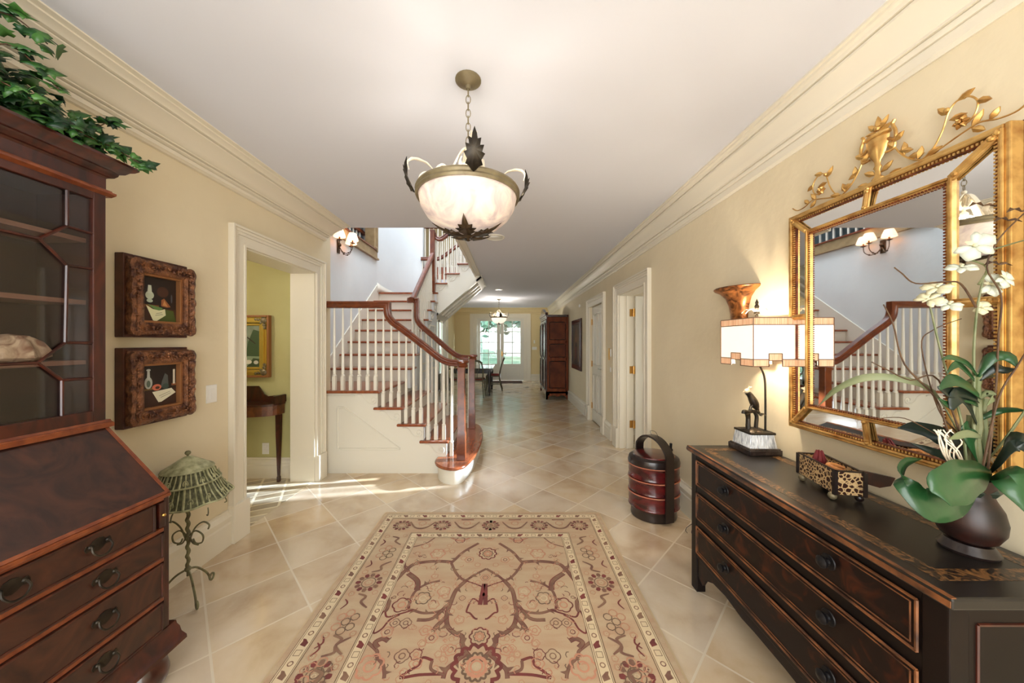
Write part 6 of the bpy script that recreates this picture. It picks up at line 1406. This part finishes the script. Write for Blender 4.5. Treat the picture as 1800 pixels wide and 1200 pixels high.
# dining table and chairs
dt = thing('dining_table', 'dark wooden dining table in front of the French doors', 'table', (-1.2, 9.65, 0))
tx0, tx1, ty0, ty1 = -2.0+.35, -.44, 8.95, 10.4
MB().box(tx0, tx1, ty0, ty1, .71, .74).build('tabletop', 'tabtop', dt, smooth=False, bevel=.006)
MB().box(tx0+.06, tx1-.06, ty0+.06, ty1-.06, .60, .71).build('apron', 'table', dt, smooth=False)
for x in (tx0+.1, tx1-.1):
    for y in (ty0+.1, ty1-.1): MB().lathe([(.0, 0), (.03, .0), (.035, .03), (.022, .05), (.034, .09), (.04, .14), (.03, .3), (.045, .50), (.05, .56), (.05, .66)], (x, y, 0), 12).build('leg', 'table', dt)
def make_chair(loc, ang, label):
    t = thing('dining_chair', label, 'chair', loc, 'olive dining chairs at the far table'); ca_, sa_ = cos(ang), sin(ang)
    F = lambda x, y, z: Vector((loc[0]+x*ca_-y*sa_, loc[1]+x*sa_+y*ca_, z))     # chair faces local -x
    b = MB().add([F(x, y, z) for x, y, z in ((-.22, -.23, .42), (-.22, .23, .42), (.2, .19, .42), (.2, -.19, .42), (-.22, -.23, .455), (-.22, .23, .455), (.2, .19, .455), (.2, -.19, .455))], [(3, 2, 1, 0), (4, 5, 6, 7), (0, 1, 5, 4), (1, 2, 6, 5), (2, 3, 7, 6), (3, 0, 4, 7)])
    b.build('seat', 'chair', t, smooth=False, bevel=.01)
    b = MB().add([F(x, y, z) for x, y, z in ((-.2, -.21, .455), (-.2, .21, .455), (.17, .17, .455), (.17, -.17, .455), (-.18, -.19, .49), (-.18, .19, .49), (.15, .15, .49), (.15, -.15, .49))], [(3, 2, 1, 0), (4, 5, 6, 7), (0, 1, 5, 4), (1, 2, 6, 5), (2, 3, 7, 6), (3, 0, 4, 7)])
    b.build('cushion', 'red', t, smooth=False, bevel=.012)
    for s_ in (-1, 1):
        MB().tube(smoothpts([F(-.2, s_*.2, .43), F(-.2, s_*.2, .2), F(-.22, s_*.21, 0)], 3), [.022, .021, .02, .018, .017, .015, .013], 8).build('leg', 'chair', t)
        MB().tube(smoothpts([F(.27, s_*.20, 0), F(.2, s_*.18, .25), F(.18, s_*.17, .45), F(.22, s_*.18, .7), F(.30, s_*.15, .92)], 4), .017, 8).build('back_post', 'chair', t)
        MB().tube([F(-.2, s_*.2, .2), F(.2, s_*.18, .2)], .011, 6).build('stretcher', 'chair', t)
    b = MB().tube(smoothpts([F(.29, -.16, .9), F(.315, -.09, .955), F(.32, 0, .97), F(.315, .09, .955), F(.29, .16, .9)], 4), .026, 8)
    b.tube([F(.19, -.17, .5), F(.19, .17, .5)], .014, 6); b.build('crest_rail', 'chair', t)
    b = MB()
    for s_ in (-1, 1): b.tube(smoothpts([F(.30, s_*.06, .95), F(.27, s_*.10, .82), F(.23, s_*.04, .66), F(.20, s_*.03, .5)], 4), .010, 6)
    b.tube(smoothpts([F(.31, 0, .95), F(.25, 0, .75), F(.2, 0, .5)], 4), .008, 6); b.build('lyre_splat', 'chair', t)
make_chair((-.47, 10.05, 0), 0, 'olive lyre back chair with red seat at the right end of the far table')
make_chair((-.86, 8.86, 0), radians(-90), 'olive chair with red seat at the near side of the far table by the newel')
make_chair((-1.4, 8.86, 0), radians(-90), 'olive chair with red seat at the near side of the far table behind balusters')
tag(MB().box(-.95, .47, 11.7, 12.44, .001, .012).build('door_mat', 'mat', None, smooth=False), 'dark patterned door mat before the French doors', 'mat')
# ================================================================ OUTSIDE
S(MB().box(-14, 12, 12.7, 17, -.06, -.02), 'ground_patio', 'patio'); S(MB().box(-40, 40, 17, 70, -.3, -.04), 'ground_lawn', 'grass'); S(MB().box(-12, -2.25, 7.35, 12.65, -.06, -.02), 'ground_side', 'patio')
def tree(x, y, h, r, label, seed):
    t = thing('tree', label, 'tree', (x, y, -.04)); q = random.Random(seed)
    MB().tube(smoothpts([(x, y, -.04), (x+.1, y, h*.3), (x-.1, y, h*.6), (x+.1, y, h*.8)], 4), [r*.14*(1.3-.05*i) for i in range(13)], 10).build('trunk', 'bark', t)
    b = MB()
    for i in range(420):
        a, e, d = q.uniform(0, 2*pi), q.uniform(-.9, 1.4), r*(.35+.65*q.random()); c = Vector((x+d*cos(a)*cos(e), y+d*sin(a)*cos(e), h*.75+d*sin(e)*.9)); s_ = r*.13
        u = Vector((q.uniform(-1, 1), q.uniform(-1, 1), q.uniform(-1, 1))).normalized(); w = u.orthogonal().normalized(); b.add([c-u*s_, c-w*s_*.6, c+u*s_, c+w*s_*.6], [(0, 1, 2, 3)])
    b.build('crown', 'foliage', t, smooth=False)
tree(-1.9, 19, 4.2, 2.0, 'broad tree outside seen through the left French door', 1)
tree(1.6, 30, 7, 3.2, 'distant pale tree outside seen through the right French door', 2)
tree(-4.6, 33, 8, 3.6, 'distant tree standing left of the broad tree outside', 3)
tree(2.2, 22, 4.6, 2.4, 'leafy tree outside seen above the right French door panes', 5)
tree(-.2, 40, 7, 4.5, 'far wide tree outside between the French doors', 6)
tree(-6.4, 10.0, 5, 2.2, 'tree outside the glazed side doors of the far hall', 4)
